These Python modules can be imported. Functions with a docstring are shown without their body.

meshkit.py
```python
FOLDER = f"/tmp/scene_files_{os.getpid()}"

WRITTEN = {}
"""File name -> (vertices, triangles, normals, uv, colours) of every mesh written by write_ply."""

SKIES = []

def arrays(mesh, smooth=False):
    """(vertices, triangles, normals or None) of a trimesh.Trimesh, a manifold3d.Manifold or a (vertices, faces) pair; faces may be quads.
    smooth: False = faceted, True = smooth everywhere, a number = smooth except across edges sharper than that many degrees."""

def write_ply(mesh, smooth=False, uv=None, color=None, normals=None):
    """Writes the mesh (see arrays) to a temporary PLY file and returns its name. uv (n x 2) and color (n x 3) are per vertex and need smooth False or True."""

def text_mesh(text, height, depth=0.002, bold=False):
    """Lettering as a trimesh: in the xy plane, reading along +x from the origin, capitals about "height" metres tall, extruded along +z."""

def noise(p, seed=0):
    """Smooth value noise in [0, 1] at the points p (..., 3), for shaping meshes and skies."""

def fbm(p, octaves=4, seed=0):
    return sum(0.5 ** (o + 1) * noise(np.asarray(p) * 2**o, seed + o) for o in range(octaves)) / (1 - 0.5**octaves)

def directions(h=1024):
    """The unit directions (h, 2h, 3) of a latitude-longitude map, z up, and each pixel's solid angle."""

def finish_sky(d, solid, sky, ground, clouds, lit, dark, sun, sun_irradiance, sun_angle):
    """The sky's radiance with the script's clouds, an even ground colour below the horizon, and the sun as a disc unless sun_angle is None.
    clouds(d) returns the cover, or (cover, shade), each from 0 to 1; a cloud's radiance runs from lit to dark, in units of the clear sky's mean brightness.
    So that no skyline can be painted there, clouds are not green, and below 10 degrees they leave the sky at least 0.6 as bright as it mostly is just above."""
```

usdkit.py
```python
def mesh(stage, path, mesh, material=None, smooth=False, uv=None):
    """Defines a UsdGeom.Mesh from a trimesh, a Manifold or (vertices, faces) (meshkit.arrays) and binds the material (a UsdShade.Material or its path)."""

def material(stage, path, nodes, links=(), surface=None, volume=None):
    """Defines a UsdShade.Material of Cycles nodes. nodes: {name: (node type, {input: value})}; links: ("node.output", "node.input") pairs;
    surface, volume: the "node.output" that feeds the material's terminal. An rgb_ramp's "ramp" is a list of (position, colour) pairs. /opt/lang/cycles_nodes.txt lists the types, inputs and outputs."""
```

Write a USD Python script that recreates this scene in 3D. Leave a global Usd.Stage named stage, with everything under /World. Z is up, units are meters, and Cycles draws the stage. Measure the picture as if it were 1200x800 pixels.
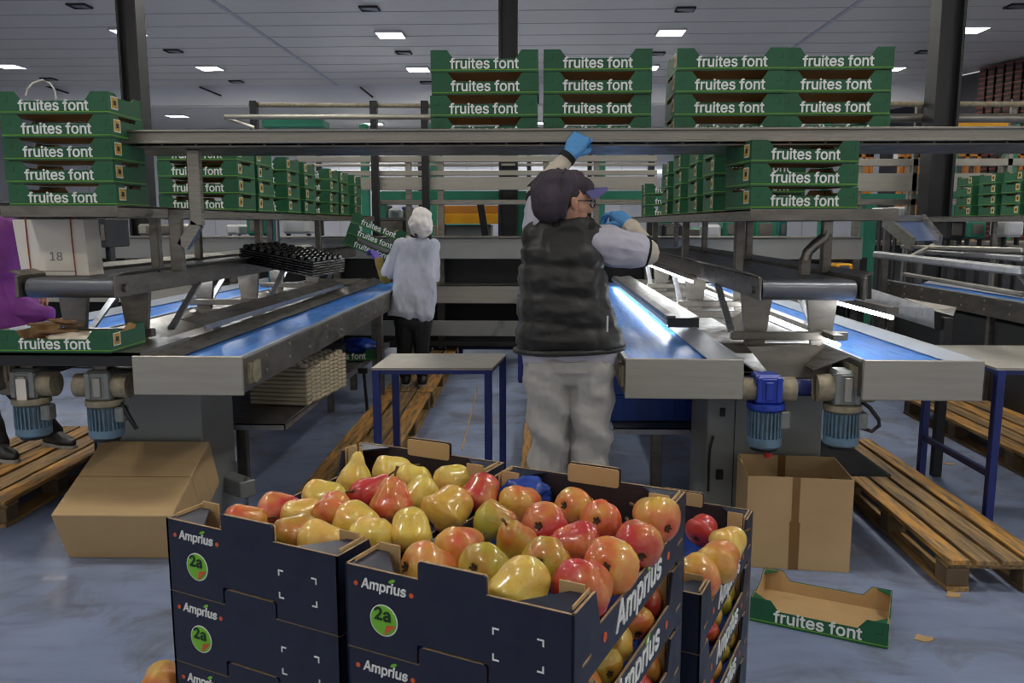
import math, random
import numpy as np, trimesh, manifold3d as m3, usdkit, meshkit
from scipy.spatial import ConvexHull
from shapely.geometry import Polygon, box as sbox, Point
from shapely import affinity
from pxr import Usd, UsdGeom, UsdLux, UsdShade, Gf, Sdf

random.seed(7)
RNG = np.random.default_rng(7)
stage = Usd.Stage.CreateInMemory()
UsdGeom.SetStageUpAxis(stage, 'Z'); UsdGeom.SetStageMetersPerUnit(stage, 1.0)
UsdGeom.Xform.Define(stage, '/World'); UsdGeom.Scope.Define(stage, '/World/Looks')

# ---------------------------------------------------------------- camera, ambient light, exposure
EXPOSURE = -0.22
LAMP = 80.0            # radiance of the ceiling panels
TUBE = 34.0            # radiance of the tubes over the belts
AMB = 0.22             # dim light from the rest of the hall behind the camera
F, HZ, VX, H = 960.0, 262.0, 635.0, 1.53
pitch = math.atan((400 - HZ) / F); yaw = math.atan((VX - 600) / F * math.cos(pitch))
fw = np.array([-math.sin(yaw) * math.cos(pitch), math.cos(yaw) * math.cos(pitch), -math.sin(pitch)])
rt = np.array([math.cos(yaw), math.sin(yaw), 0.0]); upv = np.cross(rt, fw)
EYE = np.array([0, 0, H])
cam = UsdGeom.Camera.Define(stage, '/World/camera')
mtx = np.eye(4); mtx[0, :3], mtx[1, :3], mtx[2, :3], mtx[3, :3] = rt, upv, -fw, EYE
cam.AddTransformOp().Set(Gf.Matrix4d(*mtx.ravel().tolist()))
cam.CreateHorizontalApertureAttr(36.0); cam.CreateVerticalApertureAttr(24.0); cam.CreateFocalLengthAttr(36.0 * F / 1200)
cam.CreateExposureAttr(EXPOSURE); cam.CreateClippingRangeAttr((0.05, 200.0))
dome = UsdLux.DomeLight.Define(stage, '/World/ambient'); dome.CreateIntensityAttr(AMB); dome.CreateColorAttr((1.0, 0.98, 0.95))

def ray(x, y): return fw * F + rt * (x - 600) + upv * (400 - y)
def az(x, y, z): d = ray(x, y); return EYE + (z - H) / d[2] * d
def ay(x, y, Y): d = ray(x, y); return EYE + Y / d[1] * d

# ---------------------------------------------------------------- names, things, parts
used, taken = {}, set()
def numbered(base, parent='/World'):
    k = used.get((parent, base), 0); used[(parent, base)] = k + 1
    return base if k == 0 else f'{base}_{k:03d}'
def tag(p, label=None, cat=None, group=None, kind=None):
    p = p.GetPrim() if hasattr(p, 'GetPrim') else p
    for k, v in (('label', label), ('category', cat), ('group', group), ('kind', kind)):
        if v: p.SetCustomDataByKey(k, v)
    return p
def place(p, loc=(0, 0, 0), rot=(0, 0, 0)):
    x = UsdGeom.Xformable(p); x.ClearXformOpOrder()
    x.AddTranslateOp().Set(Gf.Vec3d(*map(float, loc)))
    if any(rot): x.AddRotateXYZOp().Set(Gf.Vec3f(*map(float, rot)))
def thing(name, label, cat, loc=(0, 0, 0), rot=(0, 0, 0), group=None, kind=None):
    x = UsdGeom.Xform.Define(stage, '/World/' + numbered(name)); place(x, loc, rot)
    return tag(x, label, cat, group, kind)
def dup(src, label, loc, rot=(0, 0, 0), group=None):
    was = src.GetCustomData(); base = src.GetName().split('_0')[0]
    r = thing(base, label, was['category'], loc, rot, group or was.get('group'))
    r.GetReferences().AddInternalReference(src.GetPath()); r.SetInstanceable(True)
    return r
def obj(name, mesh, mat, parent=None, smooth=False, label=None):
    path = str(parent.GetPath()) if parent is not None else '/World'
    if isinstance(mesh, MB): mesh = mesh.get()
    p = usdkit.mesh(stage, f'{path}/{numbered(name, path)}', mesh, mat, smooth=smooth).GetPrim()
    if label: tag(p, label)
    return p
def solo(name, mesh, mat, label, cat, group=None, kind=None, smooth=False):
    return tag(obj(name, mesh, mat, None, smooth), label, cat, group, kind)
def struct(name, mesh, mat, smooth=False, label=None):
    return tag(obj(name, mesh, mat, None, smooth), label, None, None, 'structure')

# ---------------------------------------------------------------- mesh builder
def _chamfer_pts(h, c):
    out = []
    for sx in (-1, 1):
        for sy in (-1, 1):
            for sz in (-1, 1):
                s = np.array([sx, sy, sz])
                for k in range(3):
                    d = np.full(3, 1.0) * c; d[k] = 0
                    out.append(s * (np.array(h) - d))
    return np.array(out)
_t = _chamfer_pts((1, 1, 1), .2); _hull = ConvexHull(_t); _F24 = []
for s, eq in zip(_hull.simplices, _hull.equations):
    n = np.cross(_t[s[1]] - _t[s[0]], _t[s[2]] - _t[s[0]])
    _F24.append(s if n @ eq[:3] > 0 else s[::-1])
_F24 = np.array(_F24)
_B8 = np.array([[x, y, z] for x in (-1, 1) for y in (-1, 1) for z in (-1, 1)], float)
_F12 = np.array([[0, 1, 3], [0, 3, 2], [4, 6, 7], [4, 7, 5], [0, 4, 5], [0, 5, 1], [2, 3, 7], [2, 7, 6], [0, 2, 6], [0, 6, 4], [1, 5, 7], [1, 7, 3]])
def frame(d, up=(0, 0, 1)):
    d = np.asarray(d, float); d = d / np.linalg.norm(d); up = np.asarray(up, float)
    if abs(d @ up) > .98: up = np.array([0, 1.0, 0]) if abs(d[1]) < .9 else np.array([1.0, 0, 0])
    a = np.cross(up, d); a /= np.linalg.norm(a); return a, np.cross(d, a), d
class MB:
    def __init__(s): s.v, s.f, s.n = [], [], 0
    def add(s, v, f):
        v = np.asarray(v, float); f = np.asarray(f, int); s.v.append(v); s.f.append(f + s.n); s.n += len(v); return s
    def mesh(s, m): return s.add(m.vertices, m.faces)
    def box(s, x0, y0, z0, x1, y1, z1, c=0.0):
        lo, hi = np.minimum([x0, y0, z0], [x1, y1, z1]), np.maximum([x0, y0, z0], [x1, y1, z1]); h = (hi - lo) / 2
        if c: return s.add(_chamfer_pts(h, min(c, .45 * h.min())) + (lo + hi) / 2, _F24)
        return s.add(_B8 * h + (lo + hi) / 2, _F12)
    def bar(s, p, q, w, h, up=(0, 0, 1), c=0.0, ext=0.0):
        p, q = np.asarray(p, float), np.asarray(q, float); a, b, d = frame(q - p, up); L = np.linalg.norm(q - p) / 2 + ext
        hh = np.array([w / 2, h / 2, L]); pts = _chamfer_pts(hh, min(c, .45 * hh.min())) if c else _B8 * hh
        return s.add(pts @ np.array([a, b, d]) + (p + q) / 2, _F24 if c else _F12)
    def tube(s, pts, r, n=10, caps=True):
        pts = np.asarray(pts, float); k = len(pts); r = np.broadcast_to(r, (k,)); t = np.gradient(pts, axis=0)
        ang = np.arange(n) * 2 * np.pi / n; rings = []; ref = None
        for i in range(k):
            a, b, d = frame(t[i]) if ref is None else frame(t[i], ref)
            if ref is None: ref = b
            rings.append(pts[i] + r[i] * (np.cos(ang)[:, None] * a + np.sin(ang)[:, None] * b))
        v = np.vstack(rings); f = []
        for i in range(k - 1):
            for j in range(n):
                A, B = i * n + j, i * n + (j + 1) % n
                f += [[A, B, B + n], [A, B + n, A + n]]
        if caps:
            v = np.vstack([v, pts[:1], pts[-1:]]); m = k * n
            for j in range(n): f += [[m, (j + 1) % n, j], [m + 1, (k - 1) * n + j, (k - 1) * n + (j + 1) % n]]
        return s.add(v, f)
    def cyl(s, p, q, r, n=16): return s.tube([p, q], r, n)
    def lathe(s, prof, n=24, M=None, at=(0, 0, 0)):
        prof = np.asarray(prof, float); ang = np.arange(n) * 2 * np.pi / n; k = len(prof)
        v = np.array([[r * math.cos(a), r * math.sin(a), z] for r, z in prof for a in ang])
        if M is not None: v = v @ np.asarray(M)
        f = []
        for i in range(k - 1):
            for j in range(n):
                A, B = i * n + j, i * n + (j + 1) % n
                f += [[A, B, B + n], [A, B + n, A + n]]
        return s.add(v + np.asarray(at), f)
    def prism(s, poly, depth, O=(0, 0, 0), X=(1, 0, 0), Yv=(0, 0, 1)):
        """2D polygon in the plane (X, Yv) at O, extruded by depth along X x Yv."""
        if not isinstance(poly, Polygon): poly = Polygon(poly)
        for g in getattr(poly, 'geoms', [poly]):
            m = trimesh.creation.extrude_polygon(g, abs(depth), engine='earcut')
            X_, Y_ = np.asarray(X, float), np.asarray(Yv, float); Z_ = np.cross(X_, Y_)
            v = m.vertices.copy(); f = m.faces
            if depth < 0: v[:, 2] += depth
            s.add(v @ np.array([X_, Y_, Z_]) + np.asarray(O, float), f)
        return s
    def get(s): return trimesh.Trimesh(np.vstack(s.v), np.vstack(s.f), process=False)
def rects(w, h, r=.004):
    return sbox(-w / 2, -h / 2, w / 2, h / 2).buffer(-r).buffer(r, quad_segs=3)

# ---------------------------------------------------------------- materials
def c(r, g, b): return tuple(((v / 255 / 12.92) if v / 255 <= .04045 else ((v / 255 + .055) / 1.055) ** 2.4) for v in (r, g, b))
def M(name, col, rough=.5, metal=0.0, var=.12, scale=6.0, stretch=(1, 1, 1), bump=0.0, bscale=60.0, coat=0.0, emis=0.0, col2=None, ramp=(.3, .7), spec=.5, rvar=0.0, sheen=0.0, perobj=0.0):
    col = np.array(col, float); a = np.clip(col * (1 - var), 0, 1) if col2 is None else np.array(col2); b = np.clip(col * (1 + var), 0, 1) if col2 is None else col
    nd = {'tc': ('texture_coordinate', {}), 'mp': ('mapping', {'scale': stretch}), 'n': ('noise_texture', {'scale': scale, 'detail': 5.0, 'roughness': .6}),
          'r': ('rgb_ramp', {'ramp': [(ramp[0], tuple(a)), (ramp[1], tuple(b))]}),
          'p': ('principled_bsdf', {'roughness': rough, 'metallic': metal, 'coat_weight': coat, 'specular_ior_level': spec, 'sheen_weight': sheen})}
    ln = [('tc.object', 'mp.vector'), ('mp.vector', 'n.vector'), ('n.fac', 'r.fac')]
    src = 'r.color'
    if perobj:
        nd['oi'] = ('object_info', {}); nd['mr'] = ('map_range', {'from_min': 0.0, 'from_max': 1.0, 'to_min': 1 - perobj, 'to_max': 1 + perobj}); nd['hv'] = ('hsv', {'hue': .5, 'saturation': 1.0, 'fac': 1.0})
        ln += [('oi.random', 'mr.value'), ('mr.result', 'hv.value'), ('r.color', 'hv.color')]; src = 'hv.color'
    ln.append((src, 'p.base_color'))
    if emis: nd['p'][1]['emission_strength'] = emis; nd['p'][1]['emission_color'] = tuple(col)
    if rvar:
        nd['n2'] = ('noise_texture', {'scale': scale * 2.3, 'detail': 4.0}); nd['m2'] = ('map_range', {'from_min': .3, 'from_max': .7, 'to_min': max(rough - rvar, .03), 'to_max': min(rough + rvar, 1.0), 'clamp': True})
        ln += [('mp.vector', 'n2.vector'), ('n2.fac', 'm2.value'), ('m2.result', 'p.roughness')]
    if bump:
        nd['nb'] = ('noise_texture', {'scale': bscale, 'detail': 4.0}); nd['bp'] = ('bump', {'strength': bump, 'distance': .01})
        ln += [('mp.vector', 'nb.vector'), ('nb.fac', 'bp.height'), ('bp.normal', 'p.normal')]
    return usdkit.material(stage, '/World/Looks/' + name, nd, ln, surface='p.BSDF')
K = {}
K['steel'] = M('brushed_steel', c(146, 142, 134), .36, .85, .1, 3, (1, 1, 12), rvar=.08)
K['steel_l'] = M('light_steel_panel', c(166, 162, 152), .42, .55, .06, 3, (1, 1, 14), rvar=.08)
K['steel_d'] = M('dark_worn_steel', c(118, 113, 106), .42, .8, .25, 5, (1, 1, 3), rvar=.12)
K['galv'] = M('galvanised_steel', c(150, 152, 155), .4, .75, .15, 9, rvar=.1)
K['paint_grey'] = M('grey_machine_paint', c(128, 129, 127), .5, 0, .06, 3)
K['cab'] = M('grey_cabinet_paint', c(132, 134, 130), .42, .2, .06, 2, (1, 1, .4))
K['belt_blue'] = M('blue_belt', c(62, 132, 220), .33, 0, .16, 7, (4, .3, 1), rvar=.08, spec=.6)
K['belt_slate'] = M('slate_blue_belt', c(74, 92, 130), .35, 0, .15, 6)
K['belt_dark'] = M('dark_rubber_belt', c(66, 66, 68), .4, 0, .2, 3, (5, .4, 1), rvar=.1)
K['roller'] = M('grey_roller', c(105, 108, 115), .35, .5, .12, 5, (.3, 3, 3))
K['black_steel'] = M('black_column_paint', c(17, 18, 21), .4, 0, .15, 3)
K['black'] = M('black_plastic', c(22, 22, 24), .35, 0, .15, 6)
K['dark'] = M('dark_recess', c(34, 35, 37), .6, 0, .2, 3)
K['green'] = M('green_print_board', c(26, 88, 56), .5, 0, .05, 5, perobj=.12)
K['kraft'] = M('kraft_board', c(186, 154, 108), .75, 0, .08, 6, bump=.05)
K['kraft_d'] = M('brown_board_inside', c(120, 88, 58), .8, 0, .1, 6)
K['carton'] = M('corrugated_carton', c(188, 158, 114), .7, 0, .06, 4, (1, 8, 1), bump=.04)
K['tape'] = M('brown_tape', c(128, 96, 58), .28, 0, .05, 5)
K['lime'] = M('lime_stripe', c(120, 175, 40), .5, 0, .03)
K['white_ink'] = M('white_ink', c(232, 234, 232), .5, 0, .02)
K['navy'] = M('navy_print_board', c(25, 31, 52), .38, 0, .08, 5, rvar=.06)
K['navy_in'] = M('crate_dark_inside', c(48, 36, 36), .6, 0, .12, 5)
K['edge'] = M('cut_board_edge', c(160, 135, 105), .8, 0, .15, 60)
K['liner'] = M('blue_liner', c(28, 62, 150), .4, 0, .2, 20, bump=.2, bscale=25)
K['orange_dot'] = M('orange_ink', c(215, 92, 48), .5, 0, .03)
K['sticker_g'] = M('sticker_green', c(120, 190, 50), .4, 0, .05, 30)
K['ink_dark'] = M('dark_green_ink', c(16, 52, 30), .5, 0, .02)
K['label_y'] = M('yellow_label', c(188, 150, 58), .5, 0, .35, 90)
K['blue_paint'] = M('blue_frame_paint', c(30, 44, 112), .4, 0, .15, 6)
K['motor_blue'] = M('motor_blue_paint', c(106, 140, 168), .42, 0, .15, 12, col2=c(88, 104, 112))
K['motor_grey'] = M('gearbox_grey', c(128, 132, 130), .45, .2, .15, 14)
K['gear_blue'] = M('gearbox_bright_blue', c(36, 62, 170), .35, 0, .12, 14)
K['rust'] = M('dusty_flange', c(150, 140, 118), .6, .2, .3, 20)
K['red'] = M('red_plastic', c(190, 34, 30), .35, 0, .05)
K['machine_green'] = M('machine_green', c(38, 122, 96), .45, 0, .08, 3)
K['machine_yellow'] = M('machine_yellow', c(226, 160, 22), .45, 0, .08, 3)
K['machine_white'] = M('machine_white', c(205, 207, 208), .5, 0, .06, 3)
K['machine_orange'] = M('machine_orange', c(184, 116, 28), .45, 0, .1, 3)
K['teal'] = M('teal_post_paint', c(18, 92, 98), .4, 0, .06, 3)
K['wall'] = M('wall_panel', c(196, 199, 208), .5, 0, .03, .6)
K['bulk'] = M('bulkhead_white', c(238, 238, 242), .5, 0, .02, .6)
K['wall_d'] = M('dark_wall_panel', c(62, 62, 66), .6, 0, .1, 2)
K['joint'] = M('panel_joint', c(196, 196, 196), .6, 0, .02)
K['joint_d'] = M('panel_groove', c(176, 172, 166), .6, 0, .02)
K['crate_red'] = M('dark_red_crate', c(44, 26, 24), .6, 0, .2, 5, perobj=.3)
K['pulp'] = M('pulp_tray', c(186, 174, 148), .85, 0, .08, 14, bump=.15)
K['crate_blue'] = M('blue_crate_plastic', c(22, 62, 140), .4, 0, .15, 5)
K['wood_o'] = M('painted_board_orange', c(204, 148, 66), .65, 0, 0, 3.2, (14, 1.2, 14), col2=c(112, 96, 72), ramp=(.38, .58), bump=.15)
K['wood'] = M('worn_pallet_board', c(168, 132, 78), .7, 0, 0, 3.2, (14, 1.2, 14), col2=c(96, 82, 64), ramp=(.36, .62), bump=.2)
K['wood_d'] = M('dark_pallet_block', c(104, 86, 62), .8, 0, .25, 6)
K['white_box'] = M('white_carton', c(226, 219, 208), .6, 0, .04, 5)
K['pencil'] = M('pencil_mark', c(140, 135, 130), .8, 0, .05)
K['string'] = M('red_string', c(160, 80, 60), .8, 0, .1)
K['clear_wrap'] = M('plastic_wrap', c(200, 188, 170), .15, 0, .15, 20, bump=.6, bscale=30, coat=.5)
K['lamp_frame'] = M('lamp_frame', c(210, 212, 214), .4, 0, .02)
def emitter(name, col, s):
    return usdkit.material(stage, '/World/Looks/' + name, {'e': ('emission', {'color': col, 'strength': s})}, [], surface='e.emission')
K['lamp'] = emitter('lamp_diffuser', (1.0, .955, .87), LAMP)
K['tube'] = emitter('tube_light', (.93, .97, 1.0), TUBE)
K['strip'] = emitter('wall_strip_light', (.95, .97, 1.0), 2.5)
# ceiling: semi-gloss sandwich panels with fine joints in the material far off
K['lip_white'] = M('pale_guide_strip', c(176, 180, 186), .3, .25, .05, 6)
K['crate_rim'] = M('red_crate_rim', c(120, 52, 42), .5, 0, .15, 5)
K['steel_m'] = M('polished_steel', c(205, 205, 203), .22, 1.0, .05, 3)
K['ceiling'] = usdkit.material(stage, '/World/Looks/ceiling_panel', {
    'tc': ('texture_coordinate', {}), 'mp': ('mapping', {'scale': (1, 1, 1)}), 'n': ('noise_texture', {'scale': .35, 'detail': 3.0}),
    'r': ('rgb_ramp', {'ramp': [(.3, c(228, 221, 208)), (.7, c(238, 231, 218))]}),
    'p': ('principled_bsdf', {'roughness': .3, 'specular_ior_level': .5})},
    [('tc.object', 'mp.vector'), ('mp.vector', 'n.vector'), ('n.fac', 'r.fac'), ('r.color', 'p.base_color')], surface='p.BSDF')
# floor: blue-grey resin with scuffs and brown stains
K['floor'] = usdkit.material(stage, '/World/Looks/resin_floor', {
    'g': ('geometry', {}), 'n1': ('noise_texture', {'scale': .9, 'detail': 6.0, 'roughness': .6}), 'n2': ('noise_texture', {'scale': 2.1, 'detail': 8.0, 'roughness': .7, 'distortion': .8}),
    'mp': ('mapping', {'scale': (1.2, 5.0, 1.0)}), 'n3': ('noise_texture', {'scale': 2.5, 'detail': 6.0}),
    'r1': ('rgb_ramp', {'ramp': [(.3, c(118, 130, 158)), (.7, c(140, 154, 184))]}),
    'r2': ('rgb_ramp', {'ramp': [(.50, (0, 0, 0)), (.68, (1, 1, 1))]}), 'r3': ('rgb_ramp', {'ramp': [(.35, (.86, .86, .86)), (.65, (1.06, 1.06, 1.06))]}),
    'm1': ('mix', {'mix_type': 'mix', 'color2': c(98, 92, 84)}), 'm2': ('mix', {'mix_type': 'multiply', 'fac': 1.0}),
    'mr': ('map_range', {'from_min': .3, 'from_max': .7, 'to_min': .3, 'to_max': .52, 'clamp': True}),
    'bf': ('math', {'math_type': 'multiply', 'value2': .75}), 'bw': ('rgb_to_bw', {}),
    'p': ('principled_bsdf', {})},
    [('g.position', 'n1.vector'), ('g.position', 'n2.vector'), ('g.position', 'mp.vector'), ('mp.vector', 'n3.vector'), ('n1.fac', 'r1.fac'), ('n2.fac', 'r2.fac'), ('n3.fac', 'r3.fac'),
     ('r2.color', 'bw.color'), ('bw.val', 'bf.value1'), ('bf.value', 'm1.fac'), ('r1.color', 'm1.color1'), ('m1.color', 'm2.color1'), ('r3.color', 'm2.color2'), ('m2.color', 'p.base_color'), ('n3.fac', 'mr.value'), ('mr.result', 'p.roughness')], surface='p.BSDF')
K['hazard'] = usdkit.material(stage, '/World/Looks/hazard_stripes', {
    'tc': ('texture_coordinate', {}), 'mp': ('mapping', {'rotation': (0, math.radians(45), 0)}), 'w': ('wave_texture', {'scale': 1.6, 'bands_direction': 'x'}),
    'r': ('rgb_ramp', {'ramp': [(.5, c(228, 165, 20)), (.52, c(20, 20, 20))], 'interpolate': False}), 'p': ('principled_bsdf', {'roughness': .5})},
    [('tc.object', 'mp.vector'), ('mp.vector', 'w.vector'), ('w.fac', 'r.fac'), ('r.color', 'p.base_color')], surface='p.BSDF')

# ================================================================ THE HALL
struct('floor', MB().box(-24, -9, -.1, 22, 35, 0), K['floor'])
CZ, FY = 6.0, 27.4
ZL = float(ay(300, 123, FY)[2])
struct('ceiling', MB().prism([(-24, -9), (24.2, -9), (18.2, 9.6), (12.35, FY), (-24, FY)], .12, (0, 0, CZ), (1, 0, 0), (0, 1, 0)), K['ceiling'])
struct('ceiling', MB().box(-24, FY + .15, ZL, 14, 35, ZL + .12), K['ceiling'])
struct('trim', MB().box(-24, FY, ZL - .02, 12.2, FY + .15, CZ + .1), K['bulk'], label='white bulkhead across the ceiling')
struct('trim', MB().box(-24, FY - .05, ZL - .08, 12.2, FY, ZL), K['joint'], label='pale strip along the foot of the bulkhead')
for X in (-6.68, 6.42):
    struct('trim', MB().box(X - .05, -8, CZ - .02, X + .05, FY - .01, CZ + .01), K['joint'], label='pale joint strip running along the ceiling')
g = MB()
for k in range(29): g.box(-24, -6 + 1.15 * k, CZ - .006, 12.1, -6 + 1.15 * k + .03, CZ + .01)
struct('trim', g, K['joint_d'], label='fine cross joints between ceiling panels')
struct('wall_back', MB().box(-24, 34, 0, 16, 34.2, ZL), K['wall'])
struct('wall_left', MB().box(-24.2, -9, 0, -24, 35, CZ), K['wall'])
WR0, WR1 = np.array([18.3, 9.6]), np.array([11.75, 29.6])
wd = (WR1 - WR0) / np.linalg.norm(WR1 - WR0); wn = np.array([-wd[1], wd[0]])
struct('wall_right', MB().prism([tuple(WR0), tuple(WR1), tuple(WR1 - .2 * wn), tuple(WR0 - .2 * wn)], CZ, (0, 0, 0), (1, 0, 0), (0, 1, 0)), K['wall_d'])

def lamp_proto():
    t = thing('ceiling_light', '', 'ceiling light')
    fr = MB()
    for s in (-1, 1): fr.box(s * .33, -.33, -.05, s * .30, .33, .0); fr.box(-.30, s * .33, -.05, .30, s * .30, .0)
    fr.box(-.33, -.33, -.004, .33, .33, 0)
    obj('frame', fr, K['lamp_frame'], t); obj('diffuser', MB().box(-.30, -.30, -.04, .30, .30, -.03), K['lamp'], t)
    return t
lamp0 = None
seen_lamps = {(-3.62, 20.2): 'square ceiling light left of the middle black column, nearest the top of the picture', (3.0, 20.2): 'square ceiling light above the second stack of green trays on the overhead rail',
              (9.9, 20.2): 'square ceiling light just right of the right-hand black column', (-9.7, 19.7): 'ceiling light half hidden behind the left black column',
              (-15.2, 23.7): 'ceiling light at the far left edge above the tall tray stack', (-9.6, 24.2): 'square ceiling light between the left black column and the ceiling joint',
              (-3.62, 24.6): 'small ceiling light just left of the leftmost tray stack on the overhead rail', (3.0, 24.6): 'ceiling light peeping out right of the second tray stack on the overhead rail',
              (10.1, 25.0): 'ceiling light right of the rightmost tray stack on the overhead rail', (13.4, 24.0): 'light hanging in front of the dark red crates at right'}
def put_lamp(X, Y, z, label, group=None):
    global lamp0
    if lamp0 is None: lamp0 = lamp_proto(); place(lamp0, (X, Y, z)); tag(lamp0, label, None, group)
    else: dup(lamp0, label, (X, Y, z), group=group)
for (X, Y), lb in seen_lamps.items(): put_lamp(X, Y, 5.0 if X == 13.4 else CZ, lb)
for X in (-6.5, .1): put_lamp(X, 32.3, ZL, 'light over the far wall beyond the white bulkhead', 'lights along the far wall')
put_lamp(-13.1, 29.8, ZL, 'ceiling light beyond the white bulkhead at left')
for Y in (15.8, 11.4, 7.0, 2.6, -1.8):
    for X in (-10.2, -3.6, 3.0, 9.6):
        put_lamp(X, Y, CZ, 'square ceiling light over the near half of the hall', 'ceiling lights over the near half of the hall')
v0 = None
for k, (px, py, lb) in enumerate([(93, 6, 'at the top left corner'), (203, 59, 'right of the left black column'), (57, 92, 'above the tall tray stack at left'), (277, 95, 'low at left by the bulkhead'), (433, 9, 'near the top, left of the middle column'),
                                (473, 61, 'between two lights left of the overhead stacks'), (500, 96, 'beside the leftmost overhead tray stack'), (803, 10, 'near the top right of centre'), (770, 62, 'beside the second overhead tray stack'), (1084, 60, 'left of the right black column'), (1192, 6, 'at the top right corner')]):
    p = az(px, py, CZ)
    if v0 is None:
        v0 = thing('ceiling_vent', 'small dark ceiling vent ' + lb, 'vent', p)
        obj('frame', MB().box(-.20, -.17, -.04, .20, -.14, 0).box(-.20, .14, -.04, .20, .17, 0).box(-.20, -.14, -.04, -.17, .14, 0).box(.17, -.14, -.04, .20, .14, 0), K['dark'], v0)
        obj('flap', MB().bar((-.17, 0, -.010), (.17, 0, -.04), .27, .01), K['galv'], v0)
    else: dup(v0, 'small dark ceiling vent ' + lb, p)
for (a, b), lb in {((234, 102), (259, 112)): 'dark rod fixed across the white bulkhead left of centre', ((422, 102), (437, 114)): 'short dark rod on the white bulkhead left of the overhead stacks', ((45, 98), (80, 109)): 'dark rod on the white bulkhead above the tall tray stack'}.items():
    solo('bulkhead_rod', MB().bar(ay(*a, FY - .05), ay(*b, FY - .05), .09, .05, c=.01), K['dark'], lb, 'rod')

col0 = None
for px, Y, w, lb in ((160, 10.5, .25, 'black steel column rising behind the left tray stack'), (596, 10.5, .235, 'black steel column rising behind the middle of the overhead rail'), (1103, 9.6, .27, 'black steel column at right')):
    t = thing('steel_column', lb, 'column', (ay(px, 130, Y)[0], Y, 0)); h = w / 2
    obj('shaft', MB().box(-h, -h, 0, -h + .03, h, CZ).box(h - .03, -h, 0, h, h, CZ).box(-h + .03, -.05, 0, h - .03, .05, CZ), K['black_steel'], t)
    obj('base_plate', MB().box(-.22, -.22, 0, .22, .22, .02, c=.004), K['black_steel'], t)

# dark red crates stacked against the right wall
cr0 = None
for k in range(8):
    q = WR0 + wd * (16.15 - k * .30) + wn * .5
    for j in range(22):
        lb = 'dark red crate in the tall stacks along the far right wall'; loc = (q[0], q[1], .27 * j)
        if cr0 is None:
            cr0 = thing('red_crate', lb, 'crate', loc, (0, 0, math.degrees(math.atan2(wd[1], wd[0]))), 'dark red crates along the right wall')
            obj('body', MB().box(-.11, -.25, 0, .11, .25, .03).box(-.11, -.25, .03, .11, -.23, .22).box(-.11, .23, .03, .11, .25, .22).box(-.11, -.23, .03, -.09, .23, .22).box(.09, -.23, .03, .11, .23, .22), K['crate_red'], cr0)
            obj('rim', MB().box(-.12, .22, .21, .12, .27, .255, c=.005).box(-.12, -.27, .21, .12, -.22, .255, c=.005), K['crate_rim'], cr0); obj('rib', MB().box(-.10, .25, .08, .10, .27, .12, c=.005), K['crate_rim'], cr0)
        else: dup(cr0, lb, loc, (0, 0, math.degrees(math.atan2(wd[1], wd[0]))))

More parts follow.
